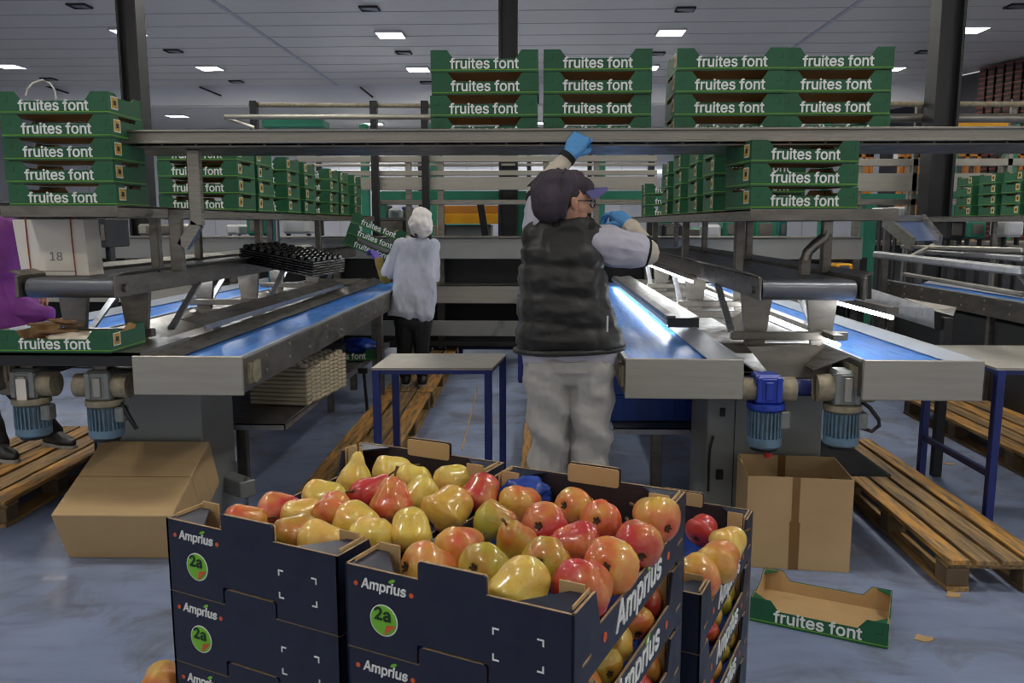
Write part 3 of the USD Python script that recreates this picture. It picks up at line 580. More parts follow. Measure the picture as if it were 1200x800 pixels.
# ================================================================ NAVY PEAR CRATES
TH = -24.6; CU, CV, CP = .40, .60, .141; CTOP = .99
uu = np.array([math.cos(math.radians(TH)), math.sin(math.radians(TH)), 0]); vv = np.array([-uu[1], uu[0], 0])
AMP = text_fit('Amprius', .085); AMPL = text_fit('Amprius', .25)
def slant(m, k): v = m.vertices.copy(); v[:, 0] += k * v[:, 1]; return trimesh.Trimesh(v, m.faces, process=False)
AMP, AMPL = slant(AMP, .12), slant(AMPL, .12)
T2 = text_fit('2a', .030)
def make_crate(label, loc, rz, group):
    t = thing('pear_crate', label, 'crate', loc, (0, 0, rz), group); W, L, h, th = CU / 2, CV, CP - .002, .0045
    for y0, s, nm in ((0, 1, 'end_panel'), (L, -1, 'end_panel')):
        # wall outline: flat rim with a tab standing up in the middle, a notch at the foot for the tab below
        X = (s, 0, 0)
        out = sbox(-W, 0, W, h).union(sbox(-.06, h - .02, .06, h + .030).buffer(-.007).buffer(.007)).difference(sbox(-.064, -.01, .064, .032).buffer(-.006).buffer(.006))
        e = obj(nm, MB().prism(out, th, (0, y0 + (s * th), 0), X, (0, 0, 1)), K['navy'], t)
        inn = sbox(-W + .006, .004, W - .006, h - .003).difference(sbox(-.066, -.01, .066, .034))
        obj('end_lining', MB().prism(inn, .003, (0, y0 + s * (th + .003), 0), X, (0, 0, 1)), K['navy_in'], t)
        obj('end_tab_lining', MB().prism(sbox(-.058, h - .012, .058, h + .028).buffer(-.006).buffer(.006), .003, (0, y0 + s * (th + .0062), 0), X, (0, 0, 1)), K['kraft'], t, label='bare board inside of the tab')
        rim = MB()
        for a, b in ((-W, -.06), (.06, W)): rim.box(a, y0, h - .001, b, y0 + s * th, h + .0006)
        rim.box(-.054, y0, h + .0295, .054, y0 + s * th, h + .0306); obj('cut_edge', rim, K['edge'], t)
        # print
        O = lambda x, z, dd=.0002: (x * s, y0 - s * dd, z)
        obj('lettering', onplane(AMP, O(-.125, .106), X, (0, 0, 1)), K['white_ink'], t)
        dots = MB()
        for x, z in ((-.178, .1105), (-.072, .1105)): dots.prism(Point(0, 0).buffer(.004, quad_segs=4), .001, O(x, z), X, (0, 0, 1))
        obj('dots', dots, K['orange_dot'], t)
        obj('leaf_mark', MB().prism(affinity.rotate(affinity.scale(Point(0, 0).buffer(.0055, quad_segs=4), 1.2, .5), 25), .001, O(-.108, .1265, .0004), X, (0, 0, 1)), K['sticker_g'], t)
        cc = (-.125, .058)
        obj('sticker_rim', MB().prism(Point(0, 0).buffer(.0265, quad_segs=8), .0008, O(cc[0], cc[1]), X, (0, 0, 1)), K['white_ink'], t)
        st = obj('sticker', MB().prism(Point(0, 0).buffer(.0245, quad_segs=8), .0008, O(cc[0], cc[1], .0010), X, (0, 0, 1)), K['sticker_g'], t, label='round green sticker reading 2a')
        obj('sticker_text', onplane(T2, O(cc[0] - .001, cc[1] + .001, .0022), X, (0, 0, 1)), K['ink_dark'], t)
        obj('sticker_fold', MB().prism([(.002, -.024), (.024, -.004), (.006, -.007)], .0009, O(cc[0], cc[1], .0024), X, (0, 0, 1)), K['orange_dot'], t)
        br = MB()
        for sx, sz in ((-1, -1), (-1, 1), (1, -1), (1, 1)):
            bx, bz = .112 + sx * .042, .066 + sz * .026
            br.prism([(0, 0), (.011, 0), (.011, .0025), (.0025, .0025), (.0025, .011), (0, .011)] if False else affinity.scale(Polygon([(0, 0), (.011, 0), (.011, .0025), (.0025, .0025), (.0025, .011), (0, .011)]), -sx, -sz, origin=(0, 0)), .001, O(bx, bz), X, (0, 0, 1))
        obj('corner_marks', br, K['white_ink'], t)
    for s in (-1, 1):
        Yd = (0, s, 0); y_of = lambda q: q if s > 0 else L - q
        lo = .078
        prof = [(0, 0), (.05, 0), (.06, .012), (L - .06, .012), (L - .05, 0), (L, 0), (L, h), (L - .085, h), (L - .105, lo), (.105, lo), (.085, h), (0, h)]
        obj('side_panel', MB().prism(prof, th, (s * (W - th), 0 if s > 0 else L, 0) if False else (s * W - s * th, y_of(0), 0), Yd, (0, 0, 1)), K['navy'], t)
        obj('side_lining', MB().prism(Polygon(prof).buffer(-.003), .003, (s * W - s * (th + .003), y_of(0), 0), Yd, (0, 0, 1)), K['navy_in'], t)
        rim = MB(); yy = sorted((y_of(.105), y_of(L - .105))); rim.box(s * W, yy[0], lo - .0006, s * (W - th), yy[1], lo + .0006)
        for a, b in ((0, .085), (L - .085, L)): rim.box(s * W, y_of(a), h - .0006, s * (W - th), y_of(b), h + .0006)
        obj('cut_edge', rim, K['edge'], t)
        Os = lambda q, z, dd=.0002: (s * (W + dd), y_of(q), z)
        obj('side_lettering', onplane(AMPL, Os(.30, .030), Yd, (0, 0, 1)), K['white_ink'], t)
        obj('side_leaf', MB().prism(affinity.rotate(affinity.scale(Point(0, 0).buffer(.011, quad_segs=4), 1.2, .55), 25), .001, Os(.352, .077, .0004), Yd, (0, 0, 1)), K['sticker_g'], t)
        dd = MB()
        for q in (.125, .475): dd.prism(Point(0, 0).buffer(.008, quad_segs=5), .001, Os(q, .048), Yd, (0, 0, 1))
        obj('side_dots', dd, K['orange_dot'], t)
        sl = MB()
        for q in (.03, L - .06): sl.prism(affinity.rotate(sbox(0, 0, .035, .005), 0), .001, Os(q, .045), Yd, (0, 0, 1))
        obj('locking_slot', sl, K['edge'], t)
    obj('bottom', MB().box(-W + .005, .005, .003, W - .005, L - .005, .008), K['kraft_d'], t)
    obj('liner', MB().box(-W + .010, .012, .008, W - .010, L - .012, .040, c=.01), K['liner'], t, label='blue crate liner')
    for sx in (-1, 1):
        for y0, dy in ((.006, 1), (L - .006, -1)):
            x = sx * (W - .006)
            tri = [(0, 0), (.085, 0), (.03, .065), (0, .065)]
            m = MB(); O = np.array([x, y0, h - .004]); pts = np.array([O + [-sx * a, dy * b, 0] for a, b in tri]); up = np.array([0, 0, .0035])
            v = np.vstack([pts, pts + up]); f = [[0, 2, 1], [0, 3, 2], [4, 5, 6], [4, 6, 7]]
            for i in range(4): j = (i + 1) % 4; f += [[i, j, j + 4], [i, j + 4, i + 4]]
            f = np.array(f); f = f if -sx * dy > 0 else f[:, ::-1]
            obj('corner_flap', m.add(v, f), K['navy'], t)
            a, b = O + [-sx * .008, dy * .068, -.10], O + [-sx * .05, dy * .068, -.10]
            obj('corner_post', MB().box(a[0], a[1], .008, b[0], b[1] + .0035 * dy, h + .012, c=.0015), K['kraft'], t, label='bare board corner post')
            obj('post_fold', MB().box(x - sx * .0015, y0 + dy * .01, .008, x - sx * .005, y0 + dy * .075, h + .006, c=.0012), K['kraft'], t)
    return t
crate0 = None
def crate_at(u, v, ztop, label, group):
    """u: middle of the crate across, v: near end"""
    global crate0
    p = uu * u + vv * v; loc = (p[0], p[1], ztop - CP)
    if crate0 is None: crate0 = make_crate(label, loc, TH, group)
    else: dup(crate0, label, loc, (0, 0, TH), group)
UA, VA, UB, VB, UC, VC, ZC = -1.032, 1.018, -.606, 1.003, -.590, 1.70, CTOP - 2 * CP + .02
nth = ['topmost', 'second from the top', 'third from the top', 'fourth from the top', 'fifth from the top', 'lowest']
for k in range(6): crate_at(UB, VB, CTOP - CP * k, f'navy pear crate, {nth[k]} of the near middle stack', 'navy crates, near middle stack')
for k in range(6): crate_at(UA, VA, CTOP - CP * k, f'navy pear crate, {nth[k]} of the left stack', 'navy crates, left stack')
for k in range(4): crate_at(UC, VC, ZC - CP * k, f'navy pear crate, {["topmost", "second from the top", "third from the top", "lowest"][k]} of the lower stack behind at right', 'navy crates, lower stack behind')
PB = CTOP - 6 * CP    # pallet top
cent = uu * -.80 + vv * 1.62
t = thing('wooden_pallet', 'wooden pallet under the navy pear crates', 'pallet', (cent[0], cent[1], 0), (0, 0, TH))
for k in range(7): obj('deck_board', MB().box(-.52, -.66 + .195 * k, PB - .024, .52, -.66 + .195 * k + .15, PB, c=.003), K['wood'], t)
for x in (-.46, 0, .46): obj('bearer', MB().box(x - .045, -.66, .022, x + .045, .66, PB - .024, c=.003), K['wood_d'], t); obj('bottom_board', MB().box(x - .05, -.66, 0, x + .05, .66, .022, c=.003), K['wood'], t)

# ---------------------------------------------------------------- pears
def pear_mat(name, base, blush, lo, hi, freckle=.5):
    return usdkit.material(stage, '/World/Looks/' + name, {
        'tc': ('texture_coordinate', {}), 'oi': ('object_info', {}), 'n': ('noise_texture', {'dimensions': '4D', 'scale': 15.0, 'detail': 3.0, 'roughness': .55}),
        'mw': ('math', {'math_type': 'multiply', 'value2': 37.0}), 'r': ('rgb_ramp', {'ramp': [(lo, base), (hi, blush)]}),
        'n2': ('noise_texture', {'dimensions': '4D', 'scale': 26.0, 'detail': 5.0, 'roughness': .7}), 'r2': ('rgb_ramp', {'ramp': [(.3, c(236, 214, 120)), (.55, (1, 1, 1)), (.74, c(232, 196, 150)), (.86, c(140, 104, 56))]}),
        'v': ('voronoi_texture', {'scale': 220.0}), 'rv': ('rgb_ramp', {'ramp': [(.1, c(150, 118, 60)), (.22, (1, 1, 1))]}),
        'mx': ('mix', {'mix_type': 'multiply', 'fac': .75}), 'my': ('mix', {'mix_type': 'multiply', 'fac': .35}),
        'n3': ('noise_texture', {'scale': 38.0, 'detail': 2.0}), 'bp': ('bump', {'strength': .12, 'distance': .006}),
        'p': ('principled_bsdf', {'roughness': .32, 'coat_weight': .5, 'coat_roughness': .09, 'subsurface_weight': .06, 'subsurface_scale': .006})},
        [('tc.object', 'n.vector'), ('oi.random', 'mw.value1'), ('mw.value', 'n.w'), ('mw.value', 'n2.w'), ('tc.object', 'n2.vector'), ('tc.object', 'v.vector'), ('tc.object', 'n3.vector'), ('n.fac', 'r.fac'), ('n2.fac', 'r2.fac'), ('v.distance', 'rv.fac'),
         ('r.color', 'mx.color1'), ('r2.color', 'mx.color2'), ('mx.color', 'my.color1'), ('rv.color', 'my.color2'), ('my.color', 'p.base_color'), ('n3.fac', 'bp.height'), ('bp.normal', 'p.normal')], surface='p.BSDF')
PM = {'yellow': pear_mat('pear_skin_yellow', c(222, 200, 96), c(226, 168, 92), .42, .72), 'orange': pear_mat('pear_skin_orange', c(214, 176, 84), c(212, 98, 62), .38, .62),
      'red': pear_mat('pear_skin_red', c(214, 150, 84), c(192, 56, 58), .32, .52), 'olive': pear_mat('pear_skin_olive', c(178, 166, 62), c(196, 92, 56), .44, .70)}
K['stem'] = M('pear_stem', c(92, 66, 36), .7, 0, .2, 60)
K['calyx'] = M('pear_calyx', c(70, 50, 28), .85, 0, .3, 90)
PEARS = {}
def make_pear(kind, shape, label, loc, rot, scale):
    """lying shape: axis along z, calyx at the bottom (-z), stem on top; radius 1 = widest"""
    t = thing('pear', label, 'pear', loc, rot, None)
    rs = np.random.default_rng(31 + shape)
    neck = (.50, .62, .40, .70)[shape]; ln = (2.45, 2.15, 2.75, 2.0)[shape]
    z = np.array([0, .03, .10, .25, .5, .78, 1.0, 1.3, 1.6, 1.85, 2.05, 2.2, 2.32, 2.40, 2.43, 2.40]) / 2.43 * ln
    r = np.array([.10, .26, .46, .70, .91, 1.0, .98, .86, .86 * .5 + neck * .5, neck * 1.06, neck * .92, neck * .76, neck * .55, neck * .30, neck * .14, 0.02])
    z[0], z[1] = .09, .035
    zi = np.linspace(0, len(z) - 1, 34); zz = np.interp(zi, range(len(z)), z); rr = np.interp(zi, range(len(z)), r)
    from scipy.ndimage import gaussian_filter1d
    rr = gaussian_filter1d(rr, .9, mode='nearest'); zz = gaussian_filter1d(zz, .7, mode='nearest')
    m = MB().lathe(list(zip(rr, zz)), 30).get(); v = m.vertices
    fb = meshkit.fbm(v * 1.1 + 10 * shape + 3, 3, seed=shape); fa = meshkit.noise(v * 3.2 + 7 * shape, seed=shape + 4)
    v[:, :2] *= (1 + .30 * (fb - .5) + .07 * (fa - .5))[:, None]
    v[:, 0] += .10 * (v[:, 2] / ln) ** 2 * rs.uniform(-1.6, 1.6); v[:, 2] -= ln * .42
    body = trimesh.Trimesh(v * scale, m.faces, process=False)
    tip = np.array([.10 * rs.uniform(-1, 1), 0, ln * .58]) * scale
    obj('flesh', body, PM[kind], t, smooth=True)
    topc = v[np.argmax(v[:, 2])] * scale
    if shape in (0, 1, 2): obj('stem', MB().tube([topc + [0, 0, -.1 * scale], topc + np.array([.02, 0, .18]) * scale, topc + np.array([.1, .05, .45]) * scale], [.055 * scale, .05 * scale, .085 * scale], 8), K['stem'], t, smooth=40)
    cz = v[:, 2].min() * scale; cal = MB()
    for k in range(5):
        a = 2 * math.pi * k / 5; dv = np.array([math.cos(a), math.sin(a), 0])
        cal.bar(np.array([0, 0, cz + .03 * scale]), dv * .17 * scale + [0, 0, cz - .03 * scale], .07 * scale, .03 * scale)
    cal.lathe([(0, cz + .03 * scale), (.12 * scale, cz + .02 * scale), (.10 * scale, cz - .01 * scale), (0, cz + .02 * scale)][::-1], 10)
    obj('calyx', cal, K['calyx'], t)
    return t
def euler_to(axis_from, axis_to, spin=0.0):
    """XYZ euler (degrees) turning +z towards axis_to"""
    d = np.asarray(axis_to, float); d = d / np.linalg.norm(d); a, b, _ = frame(d); ca, sa = math.cos(spin), math.sin(spin)
    Rm = np.array([ca * a + sa * b, -sa * a + ca * b, d]).T      # columns
    sy = -Rm[2, 0]; y = math.asin(max(-1, min(1, sy)))
    return tuple(math.degrees(q) for q in (math.atan2(Rm[2, 1], Rm[2, 2]), y, math.atan2(Rm[1, 0], Rm[0, 0])))
def pear(px, py, z, rpx, kind, shape, stem_dir, label, group=None, X=None):
    """stem_dir in crate axes (u, v, z)"""
    p = az(px, py, z) if X is None else np.asarray(X); dist = np.linalg.norm(p - EYE)
    R0 = .0385; d = uu * stem_dir[0] + vv * stem_dir[1] + np.array([0, 0, stem_dir[2]])
    rot = euler_to(None, d, (px * .37 + py * .11) % 6.28)
    key = (kind, shape)
    if key not in PEARS: PEARS[key] = make_pear(kind, shape, label, p, rot, R0)
    else: dup(PEARS[key], label, p, rot, group)
    s = rpx * dist / 960 / R0; pr = stage.GetPrimAtPath('/World/' + last_name('pear'))
    UsdGeom.Xformable(pr).AddScaleOp().Set(Gf.Vec3f(s, s, s))
def last_name(base): k = used[('/World', base)] - 1; return base if k == 0 else f'{base}_{k:03d}'
zt = CTOP - .025
A = [(416, 562, .01, 21, 'yellow', 2, (.1, .1, 1), 'tall yellow pear standing upright in the far left corner of the left crate'),
     (457, 556, 0, 22, 'yellow', 1, (.5, .8, .2), 'round yellow pear near the far wall of the left crate, behind the red one'),
     (430, 578, .005, 20, 'red', 2, (.6, .5, .6), 'dark red pear leaning beside the tall upright yellow one'),
     (461, 590, .01, 25, 'orange', 1, (-.1, .3, 1), 'orange red pear standing with a long dark stem in the left crate'),
     (482, 562, 0, 21, 'yellow', 3, (.8, .3, .1), 'pale yellow pear right behind the long dark stem'),
     (494, 579, .005, 22, 'yellow', 1, (-.2, -.8, -.2), 'yellow pear in the middle of the left crate, left of the big orange one'),
     (527, 565, 0, 22, 'yellow', 3, (.5, .8, .3), 'yellow orange pear by the far wall tab of the left crate'),
     (521, 597, .01, 29, 'orange', 3, (.3, .7, .5), 'big pale orange pear in the right half of the left crate'),
     (560, 580, .01, 24, 'red', 3, (.2, .6, 1), 'red pear in the far right corner of the left crate'),
     (481, 624, .01, 26, 'yellow', 3, (-.2, .5, .9), 'knobbly yellow pear standing at the right rim of the left crate'),
     (376, 583, .005, 23, 'yellow', 1, (.8, .4, .2), 'yellow pear at the left rim of the left crate, right of the red one'),
     (391, 603, .01, 24, 'orange', 3, (-.3, .8, .3), 'pinkish orange pear in the middle of the left crate'),
     (324, 600, .005, 23, 'red', 1, (1, .5, .2), 'glossy red pear lying at the left rim of the left crate'),
     (351, 606, 0, 23, 'yellow', 1, (.4, .8, .4), 'greenish yellow pear right of the glossy red one'),
     (345, 627, .01, 26, 'olive', 3, (.3, .7, .3), 'greenish pear at the near end of the left crate, behind the tab'),
     (417, 612, .01, 26, 'yellow', 1, (1, -.2, .2), 'long yellow pear lying across the left crate'),
     (374, 634, .01, 26, 'yellow', 1, (.9, .3, .1), 'yellow spotted pear at the near rim of the left crate'),
     (432, 630, .005, 25, 'yellow', 3, (.8, .1, .2), 'pale yellow pear at the near right corner of the left crate'),
     (283, 612, .005, 22, 'orange', 1, (.8, .7, .1), 'peach coloured pear in the near left corner of the left crate')]
for px, py, dz, rp, kd, sh, sd, lb in A: pear(px, py, zt + dz - .012, rp, kd, sh, sd, lb)
B = [(608, 591, 0, 25, 'orange', 1, (.3, .9, .1), 'yellow red pear in the far left corner of the right crate'),
     (673, 594, 0, 24, 'orange', 3, (.3, .9, -.35), 'yellow orange pear by the far wall of the right crate'),
     (640, 617, .01, 29, 'red', 3, (0, .9, -.35), 'rosy red pear in the middle of the right crate, second row from the far end'),
     (577, 612, 0, 24, 'olive', 1, (1, .2, 0), 'olive pear lying along the left wall of the right crate'),
     (603, 637, .01, 25, 'olive', 1, (-.1, -.5, .9), 'greenish pear showing its stem end in the middle of the right crate'),
     (706, 611, 0, 26, 'orange', 3, (.0, .9, -.35), 'golden pear in the far half of the right crate'),
     (768, 609, .012, 28, 'orange', 1, (-.9, .7, .1), 'orange pear in the far right corner of the right crate'),
     (678, 637, .005, 27, 'red', 1, (-.9, -.5, .1), 'pear with green neck and red back in the middle of the right crate'),
     (746, 637, .01, 29, 'red', 1, (-.5, .8, .2), 'red and yellow pear along the right wall of the right crate'),
     (537, 644, 0, 28, 'orange', 1, (.2, .9, .1), 'orange and olive pear along the left wall of the right crate'),
     (569, 666, .01, 32, 'olive', 3, (.1, .9, -.35), 'large olive pear with red underside in the near half of the right crate'),
     (642, 659, .01, 31, 'olive', 3, (0, .9, -.35), 'olive red pear in the centre of the right crate'),
     (716, 664, .01, 33, 'orange', 3, (-.1, .9, -.35), 'large orange pear near the right wall of the right crate'),
     (500, 668, 0, 35, 'orange', 3, (.5, .8, -.35), 'orange pear in the near left corner of the right crate'),
     (607, 694, .01, 37, 'yellow', 3, (.2, .5, .9), 'big pale yellow pear right of the near tab of the right crate'),
     (684, 690, .01, 37, 'red', 3, (.1, .8, -.1), 'pink red pear in the near right corner of the right crate')]
for px, py, dz, rp, kd, sh, sd, lb in B: pear(px, py, zt + dz - .015, rp, kd, sh, sd, lb)
C_ = [(823, 622, 0, 19, 'red', 3, (.2, .9, .3), 'red pear at the back of the lower right crate'), (853, 637, .01, 21, 'yellow', 1, (.5, .9, .3), 'yellow bumpy pear in the far right corner of the lower right crate'),
      (839, 659, .01, 25, 'orange', 3, (.1, .9, .4), 'orange pear in the middle of the lower right crate'), (816, 676, .01, 26, 'orange', 3, (-.2, .9, -.3), 'pinkish pear half hidden by the middle stack in the lower right crate')]
for px, py, dz, rp, kd, sh, sd, lb in C_: pear(px, py, ZC - .035 + dz, rp, kd, sh, sd, lb)
rc = np.random.default_rng(77)
for k, (du, dv) in enumerate([(-.13, .10), (-.13, .20), (-.13, .31), (-.12, .42), (-.04, .09), (.05, .10), (-.03, .20)]):
    pq = uu * (UC + du) + vv * (VC + dv) + np.array([0, 0, ZC - .050]); pear(40 * k, 17, 0, .040 * 960 / np.linalg.norm(pq - EYE), ['red', 'yellow', 'orange', 'olive', 'orange', 'red', 'yellow'][k], (1, 3)[k % 2], (rc.uniform(-.6, .6), .8, rc.uniform(-.3, .3)),
         'pear of the lower right crate hidden behind the near middle stack', 'pears hidden behind the near middle stack', X=pq)
def row(u, v0, zc, n, lab, layer, seed):
    kinds = ['orange', 'red', 'orange', 'olive', 'yellow']
    rr = np.random.default_rng(seed)
    for k in range(n):
        p = uu * (u + rr.uniform(-.008, .004)) + vv * (v0 + .075 + .09 * k) + np.array([0, 0, zc + rr.uniform(-.006, .006)])
        kd = kinds[(k + seed) % 5]; d = np.linalg.norm(p - EYE)
        pear(100 + 31 * k, 50 * seed, 0, .0400 * 960 / d, kd, (1, 3)[k % 2], (rr.uniform(-.9, -.3), rr.uniform(-.5, .9), rr.uniform(-.2, .3)),
             f'{lab}, number {k + 1} from the near end, seen through the side gap' if False else lab[k] if k < len(lab) else lab[-1], None, X=p)
o5 = ['nearest', 'second nearest', 'third nearest', 'fourth nearest', 'fifth nearest', 'farthest']
row(UB + .145, VB, CTOP - 2 * CP + .062, 6, [f'{w} pear showing through the side gap of the second crate of the middle stack' for w in o5], 2, 1)
row(UB + .145, VB, CTOP - 3 * CP + .062, 6, [f'{w} pear showing through the side gap of the third crate of the middle stack' for w in o5], 3, 2)
row(UC + .145, VC, ZC - 2 * CP + .062, 6, [f'{w} pear in the side gap of the second crate, lower right stack' for w in o5], 2, 4)
row(UC + .145, VC, ZC - 3 * CP + .062, 6, [f'{w} pear in the side gap of the third crate, lower right stack' for w in o5], 3, 9)
# filler pears under the top layers
fl = MB(); 
bl = trimesh.creation.icosphere(3, 1.0); nb = meshkit.fbm(bl.vertices * 2.5, 4); bl.vertices = bl.vertices * (1 + .6 * (nb[:, None] - .5)) * [.055, .045, .03]
q = uu * (UB - .13) + vv * (VB + .53)
solo('blue_liner_sheet', trimesh.Trimesh(bl.vertices + [q[0], q[1], CTOP - .03], bl.faces, process=False), K['liner'], 'crumpled blue liner sheet in the far left corner of the right crate', 'liner', smooth=True)
pear(191, 800, .63, 22, 'orange', 3, (-.6, .6, .3), 'peach pear bulging from the left stack at the bottom edge of the picture')

# ================================================================ CARTONS, PALLETS, TABLES
def open_carton():
    a, b = az(872, 664, 0), az(995, 671, 0); d = b - a; W = np.linalg.norm(d); rz = math.degrees(math.atan2(d[1], d[0])); hh, D, th = .425, .36, .006
    t = thing('open_carton', 'open brown cardboard carton standing on the floor in front of the right cabinet', 'carton', (a[0], a[1], 0), (0, 0, rz))
    obj('front_wall', MB().box(0, 0, 0, W, th, hh, c=.002), K['carton'], t)
    obj('back_wall', MB().box(0, D - th, 0, W, D, hh, c=.002), K['carton'], t)
    obj('side_wall', MB().box(0, th, 0, th, D - th, hh), K['carton'], t); obj('side_wall', MB().box(W - th, th, 0, W, D - th, hh), K['carton'], t)
    obj('bottom', MB().box(th, th, .001, W - th, D - th, .006), K['carton'], t)
    ta = MB().prism([(W * .42, 0), (W * .515, 0), (W * .515, .22), (W * .50, .221), (W * .50, hh + .001), (W * .425, hh + .001), (W * .43, .23), (W * .415, .22)], .0012, (0, .0, 0), (1, 0, 0), (0, 0, 1))
    obj('tape', ta, K['tape'], t); obj('tape', MB().box(W * .42, D - th - .001, .1, W * .5, D - th, hh), K['tape'], t)
open_carton()
# tipped carton at left, leaning forward over its lower front edge
a, b = az(92, 652, 0), az(204, 656, 0); mid = (a + b) / 2
t = thing('tipped_carton', 'closed brown cardboard carton tipped forward in front of the left cabinet', 'carton', (mid[0] + .0, mid[1], .0), (24, 0, 1.0))
cw, cd, ch = .27, .52, .27
obj('body', MB().box(-cw, 0, 0, cw, cd, ch, c=.004), K['carton'], t)
obj('flap_seam', MB().box(-cw + .004, cd * .49, ch, cw - .004, cd * .495, ch + .0012), K['kraft_d'], t)
obj('side_flap', MB().box(cw, .01, .012, cw + .0025, cd * .5 - .002, ch - .006).box(cw, cd * .5 + .002, .012, cw + .0025, cd - .01, ch - .006), K['carton'], t)
pb = None
p, q = az(252, 558, .14), az(291, 573, .14)
t = thing('foot_beam', 'grey steel foot beam sticking out right of the tipped carton', 'beam', (0, 0, 0))
obj('tube', MB().bar(p, q, .09, .09, c=.006), K['cab'], t); e = q + (p - q) * .06
obj('foot_screw', MB().cyl((e[0], e[1], .012), (e[0], e[1], .20), .009, 8), K['steel'], t); obj('foot_pad', MB().cyl((e[0], e[1], 0), (e[0], e[1], .014), .035, 14), K['black'], t)
e = p + (q - p) * .1; obj('foot_screw', MB().cyl((e[0], e[1], .0), (e[0], e[1], .10), .009, 8), K['steel'], t)

def pallet_walk(name, x0, y0, wid, n, length, rz, label, mats, H_=.144, blocks=4, gap=.022):
    t = thing(name, label, 'pallet', (x0, y0, 0), (0, 0, rz)); bw = (wid - gap * (n - 1)) / n
    for k in range(n):
        a = k * (bw + gap); w_ = RNG.uniform(-.004, .004)
        m = MB(); L0 = RNG.uniform(-.006, .006)
        m.box(a + w_, L0, H_ - .022, a + bw + w_, length + L0, H_ + RNG.uniform(-.002, .002), c=.003)
        obj('deck_board', m, K[mats[k % len(mats)]], t)
    for j in range(blocks):
        y = .02 + (length - .14) * j / (blocks - 1)
        obj('cross_board', MB().box(.002, y, H_ - .044, wid - .002, y + .1, H_ - .023, c=.003), K['wood'], t)
        for x in ((0.005, wid - .1) if wid < .5 else (.005, wid / 2 - .05, wid - .105)): obj('block', MB().box(x, y, .022, x + .095, y + .1, H_ - .045, c=.003), K['wood_d'], t)
    for x in ((.005, wid - .1) if wid < .5 else (.005, wid / 2 - .05, wid - .105)): obj('bottom_board', MB().box(x, .01, 0, x + .095, length - .01, .021, c=.002), K['wood'], t)
    return t
pallet_walk('wooden_pallet', 1.70, 3.31, .42, 4, 1.95, -.6, 'worn wooden pallet walkway with orange outer boards at right, beside the open carton', ['wood_o', 'wood', 'wood', 'wood_o'])
pallet_walk('wooden_pallet', 2.93, 4.30, .78, 6, 2.35, -.4, 'wooden pallet behind the blue table legs at the right edge', ['wood_o', 'wood'], blocks=4)
pallet_walk('wooden_pallet', -1.27, 4.05, .40, 3, 2.6, 1.0, 'long pallet walkway with orange edges left of the grey table, nearer piece', ['wood_o', 'wood', 'wood_o'])
pallet_walk('wooden_pallet', -1.32, 6.68, .42, 3, 2.5, 1.0, 'long pallet walkway under the white-capped worker, farther piece', ['wood_o', 'wood', 'wood_o'])
pallet_walk('wooden_pallet', -.115, 3.2, .44, 3, 2.6, 0, 'pallet walkway under the worker in the black vest', ['wood_o', 'wood', 'wood'])
pallet_walk('wooden_pallet', -3.42, 3.86, .72, 5, 1.55, 1.5, 'wooden pallet at the left edge behind the tipped carton', ['wood', 'wood', 'wood_o', 'wood', 'wood_o'])

def table(c1, c2, c3, c4, zt, label, zb=.45, stretch=True):
    """corners counter-clockwise from near left"""
    cs = [np.array(q, float) for q in (c1, c2, c3, c4)]; o = sum(cs) / 4
    t = thing('work_table', label, 'table', (o[0], o[1], 0)); L = [q[:2] - o[:2] for q in cs]
    obj('table_top', MB().prism([tuple(q) for q in L], .012, (0, 0, zt - .012), (1, 0, 0), (0, 1, 0)), K['steel_l'], t)
    for q in L:
        e = q * (1 - .03 / np.linalg.norm(q)); obj('leg', MB().box(e[0] - .02, e[1] - .02, .012, e[0] + .02, e[1] + .02, zt - .012, c=.003), K['blue_paint'], t)
        obj('foot', MB().box(e[0] - .024, e[1] - .024, 0, e[0] + .024, e[1] + .024, .012), K['black'], t)
    ap = MB()
    for i in range(4):
        p, q = L[i] * .96, L[(i + 1) % 4] * .96; ap.bar((*p * .97, zt - .024), (*q * .97, zt - .024), .024, .022, up=(0, 0, 1))
    obj('apron', ap, K['blue_paint'], t)
    if stretch:
        for i in (1, 3): p, q = L[i] * .95, L[(i + 1) % 4] * .95; obj('stretcher', MB().bar((*p, zb), (*q, zb), .025, .03), K['blue_paint'], t)
    return t
TT = .76
table(az(435, 431, TT), az(577, 431, TT), az(594, 414, TT), az(459, 414, TT), TT, 'small table with grey top and dark blue legs in the middle', stretch=False)
p, q = az(540, 419, 0), az(610, 448, 0)
t = thing('blue_stand', 'dark blue tubular stand with low crossbar, behind the grey table', 'stand', (0, 0, 0))
for a in (p, q): obj('leg', MB().box(a[0] - .025, a[1] - .025, .02, a[0] + .025, a[1] + .025, .86, c=.004), K['blue_paint'], t); obj('foot', MB().cyl((a[0], a[1], 0), (a[0], a[1], .02), .02, 10), K['black'], t)
r_ = np.array([q[0], p[1], 0]); obj('leg', MB().box(r_[0] - .025, r_[1] - .025, .02, r_[0] + .025, r_[1] + .025, .86, c=.004), K['blue_paint'], t); obj('foot', MB().cyl(r_, r_ + [0, 0, .02], .02, 10), K['black'], t)
obj('crossbar', MB().bar(p + [0, 0, .12], r_ + [0, 0, .12], .04, .04), K['blue_paint'], t); obj('crossbar', MB().bar(q + [0, 0, .30], r_ + [0, 0, .30], .04, .04), K['blue_paint'], t)
obj('top_bar', MB().bar(p + [0, 0, .85], r_ + [0, 0, .85], .03, .03), K['blue_paint'], t); obj('top_bar', MB().bar(q + [0, 0, .85], r_ + [0, 0, .85], .03, .03), K['blue_paint'], t)
table((2.20, 3.98, 0), (3.3, 3.98, 0), (3.3, 4.74, 0), (2.20, 4.74, 0), .84, 'grey topped table with dark blue legs at the right edge', zb=.30)
